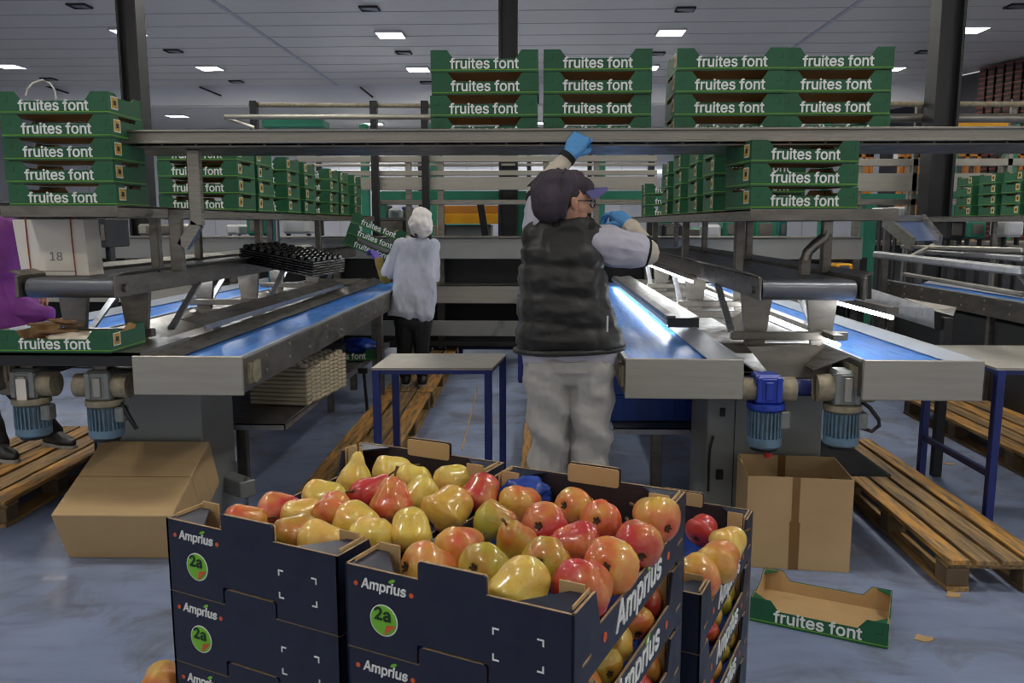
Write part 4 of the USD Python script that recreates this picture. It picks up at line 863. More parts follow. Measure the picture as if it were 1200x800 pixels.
solo('floor_strap', MB().tube([az(560, 452, .004), az(555, 475, .004), az(548, 500, .004), az(541, 527, .004)], .006, 6), K['kraft'], 'thin tan strap lying on the floor behind the grey table', 'strap')
for k, (px, py, lb) in enumerate([(1080, 747, 'near the green tray on the floor'), (1112, 543, 'left of the blue table legs'), (1116, 696, 'below the end of the right pallet')]):
    p = az(px, py, .004); r0 = np.random.default_rng(k); an = np.sort(r0.uniform(0, 6.28, 9)); pts = [(.035 * math.cos(q) * r0.uniform(.6, 1.3), .022 * math.sin(q) * r0.uniform(.6, 1.3)) for q in an]
    solo('board_scrap', MB().prism(Polygon(pts).buffer(.004), .004, (p[0], p[1], .0005), (1, 0, 0), (0, 1, 0)), K['kraft'], 'small pale scrap on the floor ' + lb, 'scrap')

# ---------------------------------------------------------------- white box on the left upper conveyor
Yw = 3.80; a, b = ay(25, 313, Yw), ay(104, 313, Yw); tp = ay(20, 257, Yw)
t = thing('white_box', 'white carton with a pencilled number 18, tied with strings under the left shelf', 'box', ((a[0] + b[0]) / 2, Yw, 1.288), (0, 0, 0)); w2 = (b[0] - a[0]) / 2; hh = tp[2] - 1.288
vb = np.array([[-w2, 0, 0], [w2, 0, 0], [w2, .13, 0], [-w2, .13, 0], [-w2 - .025, 0, hh], [w2 - .01, 0, hh], [w2 - .01, .13, hh], [-w2 - .025, .13, hh]])
obj('body', MB().add(vb, [[0, 2, 1], [0, 3, 2], [4, 5, 6], [4, 6, 7], [0, 1, 5], [0, 5, 4], [1, 2, 6], [1, 6, 5], [2, 3, 7], [2, 7, 6], [3, 0, 4], [3, 4, 7]]), K['white_box'], t)
m18 = text_fit('18', .060, bold=False); obj('pencil_number', onplane(m18, (.01, -.0004, .07), (1, 0, 0), (0, 0, 1)), K['pencil'], t)
obj('edge_line', MB().box(-w2 + .01, -.001, .018, w2 - .06, 0, .022), K['pencil'], t)
for x in (-.115, .10):
    obj('string', MB().tube([(x, -.003, 0), (x - .006, -.004, hh * .6), (x - .008, -.003, hh), (x - .012, .0, SZL - 1.288 - .004)], .003, 6), K['string'], t)

# ---------------------------------------------------------------- stack of black bubble trays
p = ay(343, 304, 5.35)
t = thing('black_tray_stack', 'stack of shiny black moulded trays lying askew across the left conveyors', 'trays', p, (2, 9, -18))
for k in range(6):
    m = MB().box(-.28, -.19, -.05 + .016 * k, .28, .19, -.05 + .016 * k + .010, c=.004)
    obj('tray_layer', m, K['black'], t)
cups = MB()
for i in range(9):
    for j in range(6):
        cups.lathe([(.026, .05), (.024, .068), (.018, .072), (.012, .058), (0, .055)], 8, at=(-.245 + .061 * i, -.155 + .062 * j, -.005))
obj('cup_rims', cups, K['black_gloss'] if 'black_gloss' in K else M('black_gloss', c(16, 16, 18), .12, 0, .1, 5), t, smooth=40)

# ---------------------------------------------------------------- shelves and stock under the belts
def under_shelf(x0, x1, y0, y1, z, label):
    t = thing('under_shelf', label, 'shelf', ((x0 + x1) / 2, y0, z)); w = (x1 - x0) / 2; L = y1 - y0
    obj('deck', MB().box(-w, 0, -.006, w, L, 0), K['steel_d'], t)
    obj('rim', MB().box(w - .006, 0, -.035, w, L, .008).box(-w, 0, -.035, w, .006, -.0), K['galv'], t)
    obj('support', MB().box(-w + .02, .15, -.06, w - .02, .2, -.007).box(-w + .02, L - .2, -.06, w - .02, L - .15, -.007), K['steel_d'], t)
    for yy in (.15, L - .2): obj('leg', MB().box(-.03, yy, -z, .03, yy + .05, -.06, c=.004), K['steel_d'], t)
under_shelf(-2.05, -1.43, 4.42, 7.6, .42, 'steel shelf near the floor under the left blue belt')
under_shelf(.40, .92, 4.40, 7.4, .42, 'steel shelf near the floor under the belt beside the black vest')
p = az(360, 462, .426)
t = thing('pulp_tray_stack', 'stack of beige moulded pulp fruit trays on the shelf under the left belt', 'trays', (-1.57, 5.2, .426), (0, 0, -8))
for k in range(9):
    m = MB()
    for j in range(9): m.box(-.19, -.32 + .072 * j, .026 * k + (.006 if j % 2 else 0), .19, -.32 + .072 * j + .07, .026 * k + .022 + (.006 if j % 2 else 0), c=.006)
    obj('tray_layer', m, K['pulp'], t)
cups = MB()
for i in range(5):
    for j in range(8): cups.lathe([(.034, 0), (.03, .018), (.02, .022), (.008, .006), (0, .004)], 8, at=(-.15 + .075 * i, -.28 + .08 * j, .235))
obj('cup_rims', cups, K['pulp'], t, smooth=40)
t = thing('dark_tray_stack', 'stack of dark moulded trays under the left belt, behind the beige ones', 'trays', (-1.70, 5.95, .426), (0, 0, 4))
for k in range(7): obj('tray_layer', MB().box(-.2, -.3, .028 * k, .2, .3, .028 * k + .02, c=.006), K['black'], t)
dup(tray0, 'green fruit tray of blue bags on the shelf under the left belt', (-1.58, 6.5, .428), (0, 0, 8))
t = thing('red_box', 'small red box with dark end beside the green tray under the left belt', 'box', (-1.78, 6.52, .528), (0, 0, 10)); obj('body', MB().box(-.09, 0, 0, .09, .14, .1, c=.006), K['red'], t); obj('dark_end', MB().box(.09, .002, .002, .16, .138, .098, c=.006), K['black'], t)
bl = trimesh.creation.icosphere(3, 1.0); nb = meshkit.fbm(bl.vertices * 2.0 + 9, 4); bl.vertices = bl.vertices * (1 + .7 * (nb[:, None] - .5)) * [.16, .13, .075]
solo('blue_bag', trimesh.Trimesh(bl.vertices + [-1.50, 6.66, .53], bl.faces, process=False), K['liner'], 'crumpled blue plastic bag in the green tray under the left belt', 'bag', smooth=True)
t = thing('black_stand', 'thin black stand post beside the green tray under the left belt', 'post', (-1.30, 6.0, 0)); obj('post', MB().cyl((0, 0, 0), (-.03, 0, .45), .012, 10), K['black'], t); obj('clamp', MB().box(-.07, -.02, .42, -.0, .02, .46, c=.004), K['black'], t)
def blue_crate(x, y, z, rz, label):
    t = thing('blue_crate', label, 'crate', (x, y, z), (0, 0, rz)); w, d, h = .30, .20, .15
    m = MB()
    for s in (-1, 1): m.box(s * w, -d, 0, s * (w - .012), d, h); m.box(-w, s * d, 0, w, s * (d - .012), h)
    obj('walls', m, K['crate_blue'], t); obj('bottom', MB().box(-w + .01, -d + .01, 0, w - .01, d - .01, .012), K['crate_blue'], t)
    r = MB()
    for s in (-1, 1):
        r.box(-w - .01, s * (d + .008), h - .02, w + .01, s * (d - .014), h, c=.004); r.box(s * (w + .008), -d, h - .02, s * (w - .014), d, h, c=.004)
        for k in range(7): r.box(-w + .07 * k + .06, s * d, .01, -w + .07 * k + .07, s * (d + .007), h - .02)
    obj('rim', r, K['crate_blue'], t)
for k in range(2): blue_crate(.62, 4.75, .426 + .152 * k, 3, f'blue plastic crate under the belt beside the black vest, {["lower", "upper"][k]} one')
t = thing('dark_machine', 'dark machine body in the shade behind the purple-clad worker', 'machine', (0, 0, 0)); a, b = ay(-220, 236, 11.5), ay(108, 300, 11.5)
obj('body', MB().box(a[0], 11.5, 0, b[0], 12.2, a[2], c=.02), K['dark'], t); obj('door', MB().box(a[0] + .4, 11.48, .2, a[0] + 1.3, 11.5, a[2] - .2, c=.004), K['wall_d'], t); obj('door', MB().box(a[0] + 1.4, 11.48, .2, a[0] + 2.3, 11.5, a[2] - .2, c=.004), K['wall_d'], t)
# sheet ramp near the end panel at right, dark plate behind the pallet
solo('dark_plate', MB().box(1.36, 3.95, .30, 1.72, 4.62, .312, c=.003).box(1.36, 4.1, 0, 1.40, 4.14, .30).box(1.66, 4.5, 0.145, 1.69, 4.53, .30), K['dark'], 'dark steel plate behind the grey motor, over the end of the pallet', 'plate')

for x0, lb in ((3.54, 'dark machine base under the far right belt'),): 
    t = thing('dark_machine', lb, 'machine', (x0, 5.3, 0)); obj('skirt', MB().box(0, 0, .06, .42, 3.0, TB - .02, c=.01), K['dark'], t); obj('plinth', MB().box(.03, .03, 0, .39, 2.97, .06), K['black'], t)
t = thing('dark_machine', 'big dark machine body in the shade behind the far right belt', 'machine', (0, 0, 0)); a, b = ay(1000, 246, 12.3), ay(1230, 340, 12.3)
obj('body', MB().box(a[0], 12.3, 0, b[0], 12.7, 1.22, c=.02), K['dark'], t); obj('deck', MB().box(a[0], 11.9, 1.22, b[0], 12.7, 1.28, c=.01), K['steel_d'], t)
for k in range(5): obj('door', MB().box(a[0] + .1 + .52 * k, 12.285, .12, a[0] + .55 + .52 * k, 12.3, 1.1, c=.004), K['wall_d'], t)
# third line at the far right
t = thing('sheet_chute', 'bluish galvanised sheet chute with folded end at right', 'chute', (0, 0, 0))
Yc = 4.85
obj('chute_sheet', quad(MB(), ay(1003, 356, 6.2), ay(1095, 385, 4.9), ay(1095, 362, 4.9), ay(1020, 338, 6.2)), K['galv'], t)
obj('folded_end', quad(MB(), ay(1095, 364, 4.9), ay(1117, 370, 4.8), ay(1121, 361, 4.8), ay(1060, 350, 5.4)), K['steel'], t)
obj('hanger', MB().bar(ay(1018, 350, 6.0), ay(1018, 320, 6.0), .03, .03), K['dark'], t)
obj('hanger', MB().bar(ay(1110, 372, 4.95), np.r_[ay(1110, 372, 4.95)[:2], 0], .05, .05), K['dark'], t)
for (a, b, w, lb, mt) in [((1026, 298, 7.6), (1200, 318, 5.3), .06, 'bluish round guide tube at right, above the far right belt', 'galv'), ((1057, 289, 7.8), (1200, 293, 5.6), .035, 'upper steel guide rail at right below the distant green trays', 'steel'),
                         ((1083, 295, 7.6), (1200, 303, 5.5), .04, 'middle guide rail at right below the distant green trays', 'galv'), ((1068, 300, 7.0), (1094, 287, 7.2), .03, 'short pale diagonal strut at right', 'steel_l'), ((1060, 321, 6.6), (1200, 345, 4.9), .03, 'low guide rail along the far right belt', 'steel_d')]:
    solo('guide_rail', MB().bar(ay(*a), ay(*b), w, w, c=w * .3), K[mt], lb, 'rail')
t = thing('inclined_belt', 'inclined blue belt lift with steel cheeks at right behind the near tray stack', 'conveyor', (0, 0, 0))
A0, A1, B0, B1 = ay(1038, 259, 8.3), ay(1083, 259, 8.3), ay(1068, 283, 7.6), ay(1099, 282, 7.6)
obj('belt', quad(MB(), B0, B1, A1, A0), K['belt_slate'], t)
for p, q in ((ay(1036, 258, 8.3), ay(1070, 286, 7.5)), (ay(1082, 258, 8.3), ay(1102, 284, 7.5))): obj('cheek', MB().bar(p, q, .03, .12), K['steel'], t)
obj('top_roller', MB().cyl(A0, A1, .06, 14), K['roller'], t, smooth=40)
obj('leg', MB().bar(ay(1040, 262, 8.3), np.r_[ay(1040, 262, 8.3)[:2], 0], .05, .05), K['steel_d'], t); obj('leg', MB().bar(ay(1080, 262, 8.3), np.r_[ay(1080, 262, 8.3)[:2], 0], .05, .05), K['steel_d'], t)

# ================================================================ FAR MACHINES
def band(px0, px1, py0, py1, Y, th, mat, t, name, c_=.004):
    a, b = ay(px0, py0, Y), ay(px1, py1, Y)
    return obj(name, MB().box(a[0], Y, b[2], b[0], Y + th, a[2], c=c_), K[mat], t)
t = thing('transverse_conveyor', 'long grey transverse conveyor running across behind the workers', 'conveyor', (0, 0, 0))
TY = 8.75
band(-120, 1010, 279, 304, TY, .03, 'paint_grey', t, 'upper_fascia'); band(-120, 1010, 277, 279.5, TY - .02, .6, 'steel_d', t, 'top_deck')
band(-120, 1010, 333, 357, TY, .03, 'steel_l', t, 'middle_fascia'); band(-120, 1010, 332, 335, TY - .02, .5, 'steel', t, 'middle_ledge')
band(-120, 1010, 373, 396, TY + .05, .03, 'paint_grey', t, 'lower_fascia'); band(-120, 1010, 300, 410, TY + .45, .02, 'dark', t, 'back_sheet')
band(-120, 1010, 396, 408, TY + .12, .03, 'dark', t, 'plinth')
for k in range(8): x = float(ay(150 + 122 * k, 300, TY + .3)[0]); obj('leg', MB().box(x - .04, TY + .3, 0, x + .04, TY + .38, 1.3, c=.004), K['steel_d'], t)
# high rails and channels
def rails(name, label, cat, items, posts, Y, mat_post='steel', z0=0.0):
    t = thing(name, label, cat, (0, 0, 0))
    for px0, px1, py0, py1, mt in items: band(px0, px1, py0, py1, Y, .05, mt, t, 'rail')
    for px in posts:
        a = ay(px, items[0][2], Y); obj('post', MB().box(a[0] - .035, Y + .05, z0, a[0] + .035, Y + .12, a[2], c=.004), K[mat_post], t)
rails('overhead_channel', 'grey overhead channels and rails beyond the overhead rail, seen between the tray stacks', 'conveyor',
      [(348, 770, 183, 189, 'steel_l'), (348, 770, 200, 205, 'steel_l'), (420, 770, 207.5, 222, 'steel_l'), (440, 770, 234, 239.5, 'steel')], (515, 477, 700, 640), 9.6)
rails('overhead_channel', 'grey overhead channels at right behind the distant green trays', 'conveyor',
      [(1000, 1215, 186, 194, 'steel_l'), (1000, 1215, 203, 224, 'steel_l'), (1000, 1215, 233, 240, 'steel')], (1010, 1073, 1180), 9.9)
rails('light_rail', 'thin bright rails beyond the overhead channels', 'rail', [(348, 770, 192, 194, 'steel_l')], (350,), 10.4, 'galv', 1.6)
t = thing('green_beam', 'long green machine beam running across in the distance', 'beam', (0, 0, 0)); band(440, 790, 224, 234, 10.6, .3, 'machine_green', t, 'beam'); 
for px in (445, 610, 780): a = ay(px, 230, 10.7); obj('post', MB().box(a[0] - .08, 10.65, 0, a[0] + .08, 10.8, a[2]), K['machine_green'], t)
t = thing('green_beam', 'green machine beam at right in the distance', 'beam', (0, 0, 0)); band(1000, 1160, 227, 235, 11.0, .3, 'machine_green', t, 'beam'); a = ay(1020, 230, 11.1); obj('post', MB().box(a[0] - .08, 11.05, 0, a[0] + .08, 11.2, a[2]), K['machine_green'], t)
# pipes above the overhead rail
t = thing('pipe_gantry', 'pale pipe gantry above the left half of the overhead rail', 'gantry', (0, 0, 0)); GY = 9.0
obj('pipe', MB().cyl(ay(263, 137, GY), ay(506, 137, GY), .028, 12), K['steel_l'], t, smooth=40); obj('pipe', MB().cyl(ay(292, 123, GY + .6), ay(506, 124, GY + .6), .025, 12), K['rust'], t, smooth=40)
obj('pipe', MB().cyl(ay(268, 139, GY), ay(298, 150, GY), .02, 10), K['steel_l'], t, smooth=40)
obj('green_box', MB().box(ay(303, 140, GY)[0], GY + .1, ay(303, 148, GY)[2], ay(375, 140, GY)[0], GY + .4, ay(303, 138, GY)[2], c=.01), K['machine_green'], t)
for px in (296, 437, 497): a = ay(px, 123, GY + .5); obj('post', MB().box(a[0] - .04, GY + .5, 0, a[0] + .04, GY + .58, a[2] + .05, c=.004), K['black_steel'], t)
for px in (316, 318): pass
t = thing('pipe_gantry', 'grey pipe gantry right of the overhead stacks', 'gantry', (0, 0, 0))
for py, r, mt in ((138.5, .05, 'steel'), (122, .03, 'rust')): obj('pipe', MB().cyl(ay(1038, py, GY + .8), ay(1215, py, GY + .8), r, 12), K[mt], t, smooth=40)
for px in (1078, 1190): a = ay(px, 122, GY + .9); obj('post', MB().box(a[0] - .03, GY + .9, 0, a[0] + .03, GY + .96, a[2], c=.004), K['steel'], t)
t = thing('yellow_beam', 'bright yellow crane beam above the overhead rail at right', 'beam', (0, 0, 0)); band(1116, 1190, 142.5, 148, 13.0, .2, 'machine_yellow', t, 'beam')
a, b = ay(1118, 145, 13.1), ay(1188, 145, 13.1)
for q in (a, b): obj('post', MB().box(q[0] - .08, 13.05, 0, q[0] + .08, 13.2, q[2], c=.01), K['machine_green'], t)
# posts in the distance
for px, w, Y, mt, lb in ((374, 6, 17, 'black_steel', 'dark steel post far behind the left shelf'), (428, 9, 15, 'machine_green', 'green steel post far behind, left of centre'), (440, 5.5, 15.3, 'black_steel', 'dark post beside the left green post'), (495, 9, 16, 'black_steel', 'dark steel post left of the second green post'),
                         (508, 9, 15, 'machine_green', 'second green steel post from the left'), (517, 3.5, 15.4, 'black_steel', 'thin dark post right of the second green post'), (620, 5, 18, 'black_steel', 'thin dark post behind the raised forearm'), (691, 5, 16, 'black_steel', 'dark post right of the raised arm'), (704, 10, 15, 'machine_green', 'green steel post right of the raised arm'),
                         (763, 7, 17, 'black_steel', 'dark post beside the right tray stacks'), (1086, 9, 15, 'black_steel', 'dark post at right behind the orange machine frames'), (966, 8, 13, 'machine_green', 'green post between the bracket post and the far machines')):
    p = ay(px, 200, Y); h = w / 2 * Y / 960
    t = thing('steel_post', lb, 'post', (p[0], Y, 0)); obj('shaft', MB().box(-h, -h, 0, h, h, 3.3, c=.01), K[mt], t); obj('base_plate', MB().box(-h * 2, -h * 2, 0, h * 2, h * 2, .02), K[mt], t)
g = MB()
for k in range(36): g.box(-22 + 1.05 * k, 33.985, 0, -22 + 1.05 * k + .03, 34.0, ZL)
struct('trim', g, K['joint_d'], label='vertical joints of the far wall panels')
solo('wall_tube_light', MB().box(-9, 33.9, 3.55, 5.5, 33.96, 3.68), K['strip'], 'long bright light strip on the far wall', 'light')
# yellow machine with hazard post
t = thing('yellow_machine', 'yellow palletising machine frame in the distance behind the white cap', 'machine', (0, 0, 0)); MY = 12.5
band(513, 600, 241, 250, MY, .4, 'machine_orange', t, 'top_beam'); band(514, 592, 250, 262, MY, .5, 'machine_yellow', t, 'guard_panel'); band(508, 575, 264, 280, MY + .1, .6, 'paint_grey', t, 'cabinet'); band(512, 518, 240, 275, MY - .1, .1, 'machine_yellow', t, 'upright')
band(512, 575, 262.5, 264, MY - .05, .1, 'machine_green', t, 'rail')
for px in (516, 597): a = ay(px, 255, MY); obj('leg', MB().box(a[0] - .06, MY + .1, 0, a[0] + .06, MY + .22, a[2]), K['machine_yellow'], t)
obj('arm', MB().bar(ay(563, 238, MY - .3), ay(569, 276, MY - .3), .1, .1), K['black'], t)
t = thing('hazard_post', 'black and yellow striped safety post in the distance', 'post', (float(ay(595, 260, 12)[0]), 12.0, 0)); obj('striped_post', MB().box(-.055, -.05, 0, .055, .05, 1.85, c=.01), K['hazard'], t); obj('side_post', MB().box(-.14, 0, 0, -.06, .08, 1.9), K['blue_paint'], t); obj('side_post', MB().box(.06, 0, 0, .13, .08, 1.9), K['blue_paint'], t)
# orange machine frames at right
for (x0, x1, y0, y1, lb) in ((1006, 1024, 171, 184, 'far orange machine frame beside the near right tray stack'), (1056, 1072, 172, 188, 'orange machine frame with white unit at right'), (1076, 1094, 172, 184, 'yellow slanted machine frame at right'), (1115, 1150, 171, 183, 'long orange machine frame at right'), (1178, 1200, 171, 182, 'orange machine frame at the right edge')):
    t = thing('orange_machine', lb, 'machine', (0, 0, 0)); Y = 13.5 + RNG.uniform(0, 1)
    a, b = ay(x0, y0, Y), ay(x1, y1, Y); m = MB(); w = .06
    m.box(a[0], Y, a[2] - w, b[0], Y + .1, a[2]).box(a[0], Y, b[2], b[0], Y + .1, b[2] + w)
    for x in (a[0], b[0] - w, (a[0] + b[0]) / 2): m.box(x, Y, 0, x + w, Y + .1, a[2])
    obj('frame', m, K['machine_orange'], t); obj('unit', MB().box(a[0] + .08, Y + .12, b[2] + .02, b[0] - .1, Y + .5, a[2] - .06, c=.02), K['machine_white' if x0 == 1056 else 'dark'], t)
# assorted distant units seen below the shelves
cl = [(455, 470, 244, 262, 11, 'machine_white', 'white control box in the distance, left of the white cap'), (470, 482, 242, 262, 11.2, 'blue_paint', 'dark blue unit in the distance beside the white control box'), (446, 455, 240, 262, 11.5, 'dark', 'dark machine unit in the distance at the end of the left shelf'), (484, 496, 243, 258, 11, 'machine_white', 'second white control box in the distance'), 
      (436, 484, 255, 276, 10.2, 'dark', 'dark machine body behind the held green trays'), (288, 312, 255, 276, 10, 'machine_green', 'green machine unit under the left shelf in the distance'), (264, 280, 263, 275, 10, 'machine_white', 'white bracket unit under the left shelf in the distance'), (330, 365, 256, 274, 10.5, 'machine_white', 'pale cabinet under the left shelf in the distance'), (160, 215, 262, 276, 10, 'steel_l', 'pale steel bench under the left shelf in the distance'),
      (116, 126, 256, 290, 6.2, 'dark', 'dark blue valve unit behind the white carton'), (826, 845, 263, 280, 10, 'machine_white', 'white cabinet under the right shelf in the distance'), (776, 800, 262, 280, 10.15, 'dark', 'dark cabinet under the right shelf in the distance'), (800, 825, 266, 280, 10.5, 'machine_green', 'green unit under the right shelf in the distance'), (848, 870, 258, 280, 10, 'machine_green', 'green machine unit left of the bracket post'), 
      (884, 912, 256, 282, 10, 'machine_green', 'dark green pump unit under the near right shelf'), (914, 922, 258, 280, 10.4, 'teal', 'teal pipe unit under the near right shelf'), (1033, 1050, 243, 257, 10, 'machine_white', 'white box with yellow label right of the near right shelf'), (1052, 1068, 242, 258, 10.4, 'machine_white', 'second white box right of the near right shelf'), (1112, 1132, 256, 282, 8.6, 'dark', 'dark pump unit under the far right shelf'), (1136, 1156, 258, 280, 9.4, 'machine_green', 'green pump unit under the far right shelf'), (1180, 1200, 258, 278, 9, 'machine_white', 'pale bracket plate under the far right shelf'), (930, 1000, 306, 320, 9.0, 'dark', 'dark machine base below the grey transverse conveyor at right'), (980, 1000, 309, 318, 8.6, 'machine_yellow', 'yellow tangle of parts right of the upper roller')]
for x0, x1, y0, y1, Y, mt, lb in cl:
    a, b = ay(x0, y0, Y), ay(x1, y1, Y); t = thing('machine_unit', lb, 'machine', ((a[0] + b[0]) / 2, Y, 0)); w = (b[0] - a[0]) / 2
    obj('housing', MB().box(-w, 0, b[2], w, .35, a[2], c=min(.03, w * .3)), K[mt], t)
    obj('stand', MB().box(-w * .8, .05, 0, -w * .6, .12, b[2]).box(w * .6, .05, 0, w * .8, .12, b[2]), K['dark'], t)
    obj('cover', MB().box(-w * .6, -.01, b[2] + (a[2] - b[2]) * .25, w * .5, .0, a[2] - (a[2] - b[2]) * .2, c=.004), K['steel_d' if mt != 'machine_white' else 'wall'], t)
t = thing('teal_post', 'teal post with pale edge behind the left upper conveyor', 'post', (float(ay(318, 265, 8.3)[0]), 8.3, 0)); obj('shaft', MB().box(-.055, 0, 0, .04, .08, 1.62, c=.006), K['teal'], t); obj('edge', MB().box(.04, 0, 0, .06, .08, 1.62, c=.004), K['galv'], t)
t = thing('white_cable', 'loop of pale cable standing up from the tall tray stack', 'cable', (0, 0, 0)); 
obj('loop', MB().tube([ay(30, 112, 3.75), ay(32, 104, 3.75), ay(39, 97, 3.75), ay(50, 93.5, 3.75), ay(58, 97, 3.75), ay(64, 105, 3.75), ay(66, 116, 3.75)], .004, 8), K['machine_white'], t, smooth=40)

# ================================================================ PEOPLE
ICO = trimesh.creation.icosphere(1, 1.0).vertices
def hull(sp):
    return m3.Manifold.hull_points(np.vstack([ICO * np.asarray(s[3:] if len(s) > 4 else (s[3],) * 3) + np.array(s[:3]) for s in sp]))
def flesh(groups, edge=.016, it=8):
    m = m3.Manifold.batch_boolean([hull(g) for g in groups], m3.OpType.Add).refine_to_length(edge)
    me = m.to_mesh(); t = trimesh.Trimesh(me.vert_properties[:, :3], me.tri_verts, process=True)
    if it: trimesh.smoothing.filter_taubin(t, .5, .53, it)
    return t
def chain(*sp): return [[sp[i], sp[i + 1]] for i in range(len(sp) - 1)]
def wrinkle(m, amp, scale, seed, off=(0, 0, 0), dirn=(1, 1, 1)):
    v = m.vertices; n = m.vertex_normals; d = meshkit.fbm((v + np.array(off)) * np.array(dirn) * scale + 20, 3, seed=seed) - .5
    m.vertices = v + n * (2 * amp * d)[:, None]; return m
def L3(a, b, t): return tuple(np.asarray(a) * (1 - t) + np.asarray(b) * t)
SKIN = usdkit.material(stage, '/World/Looks/skin', {'n': ('noise_texture', {'scale': 40.0, 'detail': 4.0}), 'tc': ('texture_coordinate', {}), 'r': ('rgb_ramp', {'ramp': [(.3, c(190, 138, 112)), (.7, c(208, 158, 132))]}), 'p': ('principled_bsdf', {'roughness': .48, 'subsurface_weight': .12, 'subsurface_scale': .01})},
                       [('tc.object', 'n.vector'), ('n.fac', 'r.fac'), ('r.color', 'p.base_color')], surface='p.BSDF')
K['vest'] = M('black_quilted_nylon', c(29, 28, 27), .5, 0, .12, 8, bump=.1, bscale=30, sheen=.1)
K['lilac'] = M('pale_lilac_cotton', c(186, 184, 198), .85, 0, .05, 8, bump=.05)
K['coat'] = M('pale_grey_work_coat', c(178, 182, 196), .8, 0, .04, 6, bump=.05)
K['cream'] = M('cream_knit', c(196, 186, 170), .9, 0, .06, 30, bump=.2, bscale=120)
K['knit_black'] = M('black_knit', c(24, 24, 26), .9, 0, .1, 40)
K['trouser'] = M('grey_jersey', c(166, 164, 160), .9, 0, .06, 30, bump=.08, bscale=120)
K['cap'] = M('plum_grey_cap', c(64, 56, 66), .85, 0, .12, 20, bump=.1)
K['brim'] = M('purple_brim', c(86, 82, 140), .7, 0, .08, 20)
K['glove'] = M('blue_nitrile_glove', c(84, 150, 208), .4, 0, .08, 20)
K['glove_v'] = M('violet_glove', c(104, 84, 186), .4, 0, .08, 20)
K['olive_knit'] = M('olive_striped_knit', c(120, 106, 52), .9, 0, .3, 14, (1, 1, 4), bump=.1)
K['white_cap'] = M('white_bouffant', c(228, 222, 218), .85, 0, .04, 12, bump=.1)
K['hair'] = M('dark_hair', c(46, 36, 30), .6, 0, .2, 40)
K['purple'] = M('purple_tunic', c(104, 32, 112), .7, 0, .2, 6, bump=.08)
K['black_cloth'] = M('black_cloth', c(27, 27, 29), .85, 0, .12, 12)
K['shoe'] = M('black_shoe', c(30, 29, 29), .45, 0, .15, 20); K['sole'] = M('pale_sole', c(150, 148, 144), .7, 0, .05)
K['lens'] = M('dark_spectacle_frame', c(26, 24, 26), .3, 0, .05)
K['eye'] = M('eye_white', c(214, 208, 202), .3, 0, .02); K['iris'] = M('eye_iris', c(52, 38, 28), .25, 0, .02); K['lip'] = M('lips', c(168, 96, 88), .5, 0, .04)

def rot_frame(fwd, up):
    f = np.asarray(fwd, float); f /= np.linalg.norm(f); u = np.asarray(up, float); u = u - f * (u @ f); u /= np.linalg.norm(u)
    return np.array([f, np.cross(u, f), u])       # rows: forward, left, up
def head(t, ctr, fwd, up, size=1.0, glasses=False):
    """ctr: middle of the skull; local axes x forward, y left, z up"""
    Rm = rot_frame(fwd, up); T = lambda p: tuple(np.asarray(p) * size @ Rm + np.asarray(ctr))
    g = [[(*T((-.010, 0, .030)), .086 * size), (*T((.018, 0, .022)), .078 * size), (*T((.0, 0, -.02)), .074 * size)], [(*T((.035, .022, -.045)), .042 * size), (*T((.035, -.022, -.045)), .042 * size), (*T((.052, 0, -.088)), .024 * size), (*T((-.02, 0, -.03)), .066 * size)],
         [(*T((.068, 0, .012)), .022 * size), (*T((.056, .03, .018)), .026 * size), (*T((.056, -.03, .018)), .026 * size)],
         [(*T((.084, 0, .010)), .010 * size), (*T((.104, 0, -.028)), .012 * size), (*T((.09, .012, -.032)), .009 * size), (*T((.09, -.012, -.032)), .009 * size), (*T((.07, 0, -.03)), .012 * size)],
         [(*T((.076, .016, -.062)), .010 * size), (*T((.076, -.016, -.062)), .010 * size), (*T((.084, 0, -.060)), .010 * size), (*T((.06, 0, -.06)), .02 * size)],
         [(*T((.055, .04, -.018)), .026 * size), (*T((.03, .052, -.02)), .026 * size)], [(*T((.055, -.04, -.018)), .026 * size), (*T((.03, -.052, -.02)), .026 * size)]]
    for s in (-1, 1): g.append([(*T((-.008, s * .078, .008)), .016 * size), (*T((-.004, s * .074, -.022)), .012 * size), (*T((-.020, s * .086, .012)), .010 * size), (*T((-.016, s * .082, -.016)), .008 * size)])
    return g, T
def face_parts(t, T, size, glasses):
    for s in (-1, 1):
        e = trimesh.creation.icosphere(2, .012 * size); obj('eye', trimesh.Trimesh(e.vertices + np.array(T((.074, s * .032, .004))), e.faces), K['eye'], t, smooth=True)
        e = trimesh.creation.icosphere(2, .0062 * size); obj('iris', trimesh.Trimesh(e.vertices + np.array(T((.0822, s * .032, .003))), e.faces), K['iris'], t, smooth=True)
        obj('eyebrow', MB().tube([T((.084, s * .014, .026)), T((.083, s * .032, .031)), T((.070, s * .05, .026))], .0035 * size, 6), K['hair'], t)
    obj('lips', MB().tube([T((.080, .02, -.061)), T((.092, 0, -.061)), T((.080, -.02, -.061))], [.003 * size, .006 * size, .003 * size], 6), K['lip'], t, smooth=True)
    if glasses:
        m = MB()
        for s in (-1, 1):
            ring = [T((.096 - .02 * abs(math.cos(a)) * 0 - .006 * (1 + s * math.cos(a)) * 0, s * .033 + .024 * math.cos(a), .002 + .019 * math.sin(a))) for a in np.linspace(0, 2 * math.pi, 17)]
            m.tube(ring, .0025, 6, caps=False); m.tube([T((.096, s * .057, .008)), T((.05, s * .078, .010)), T((-.012, s * .086, .006))], .0025, 6)
        m.tube([T((.096, .009, .006)), T((.099, 0, .010)), T((.096, -.009, .006))], .0025, 6); obj('spectacles', m, K['lens'], t, smooth=40)
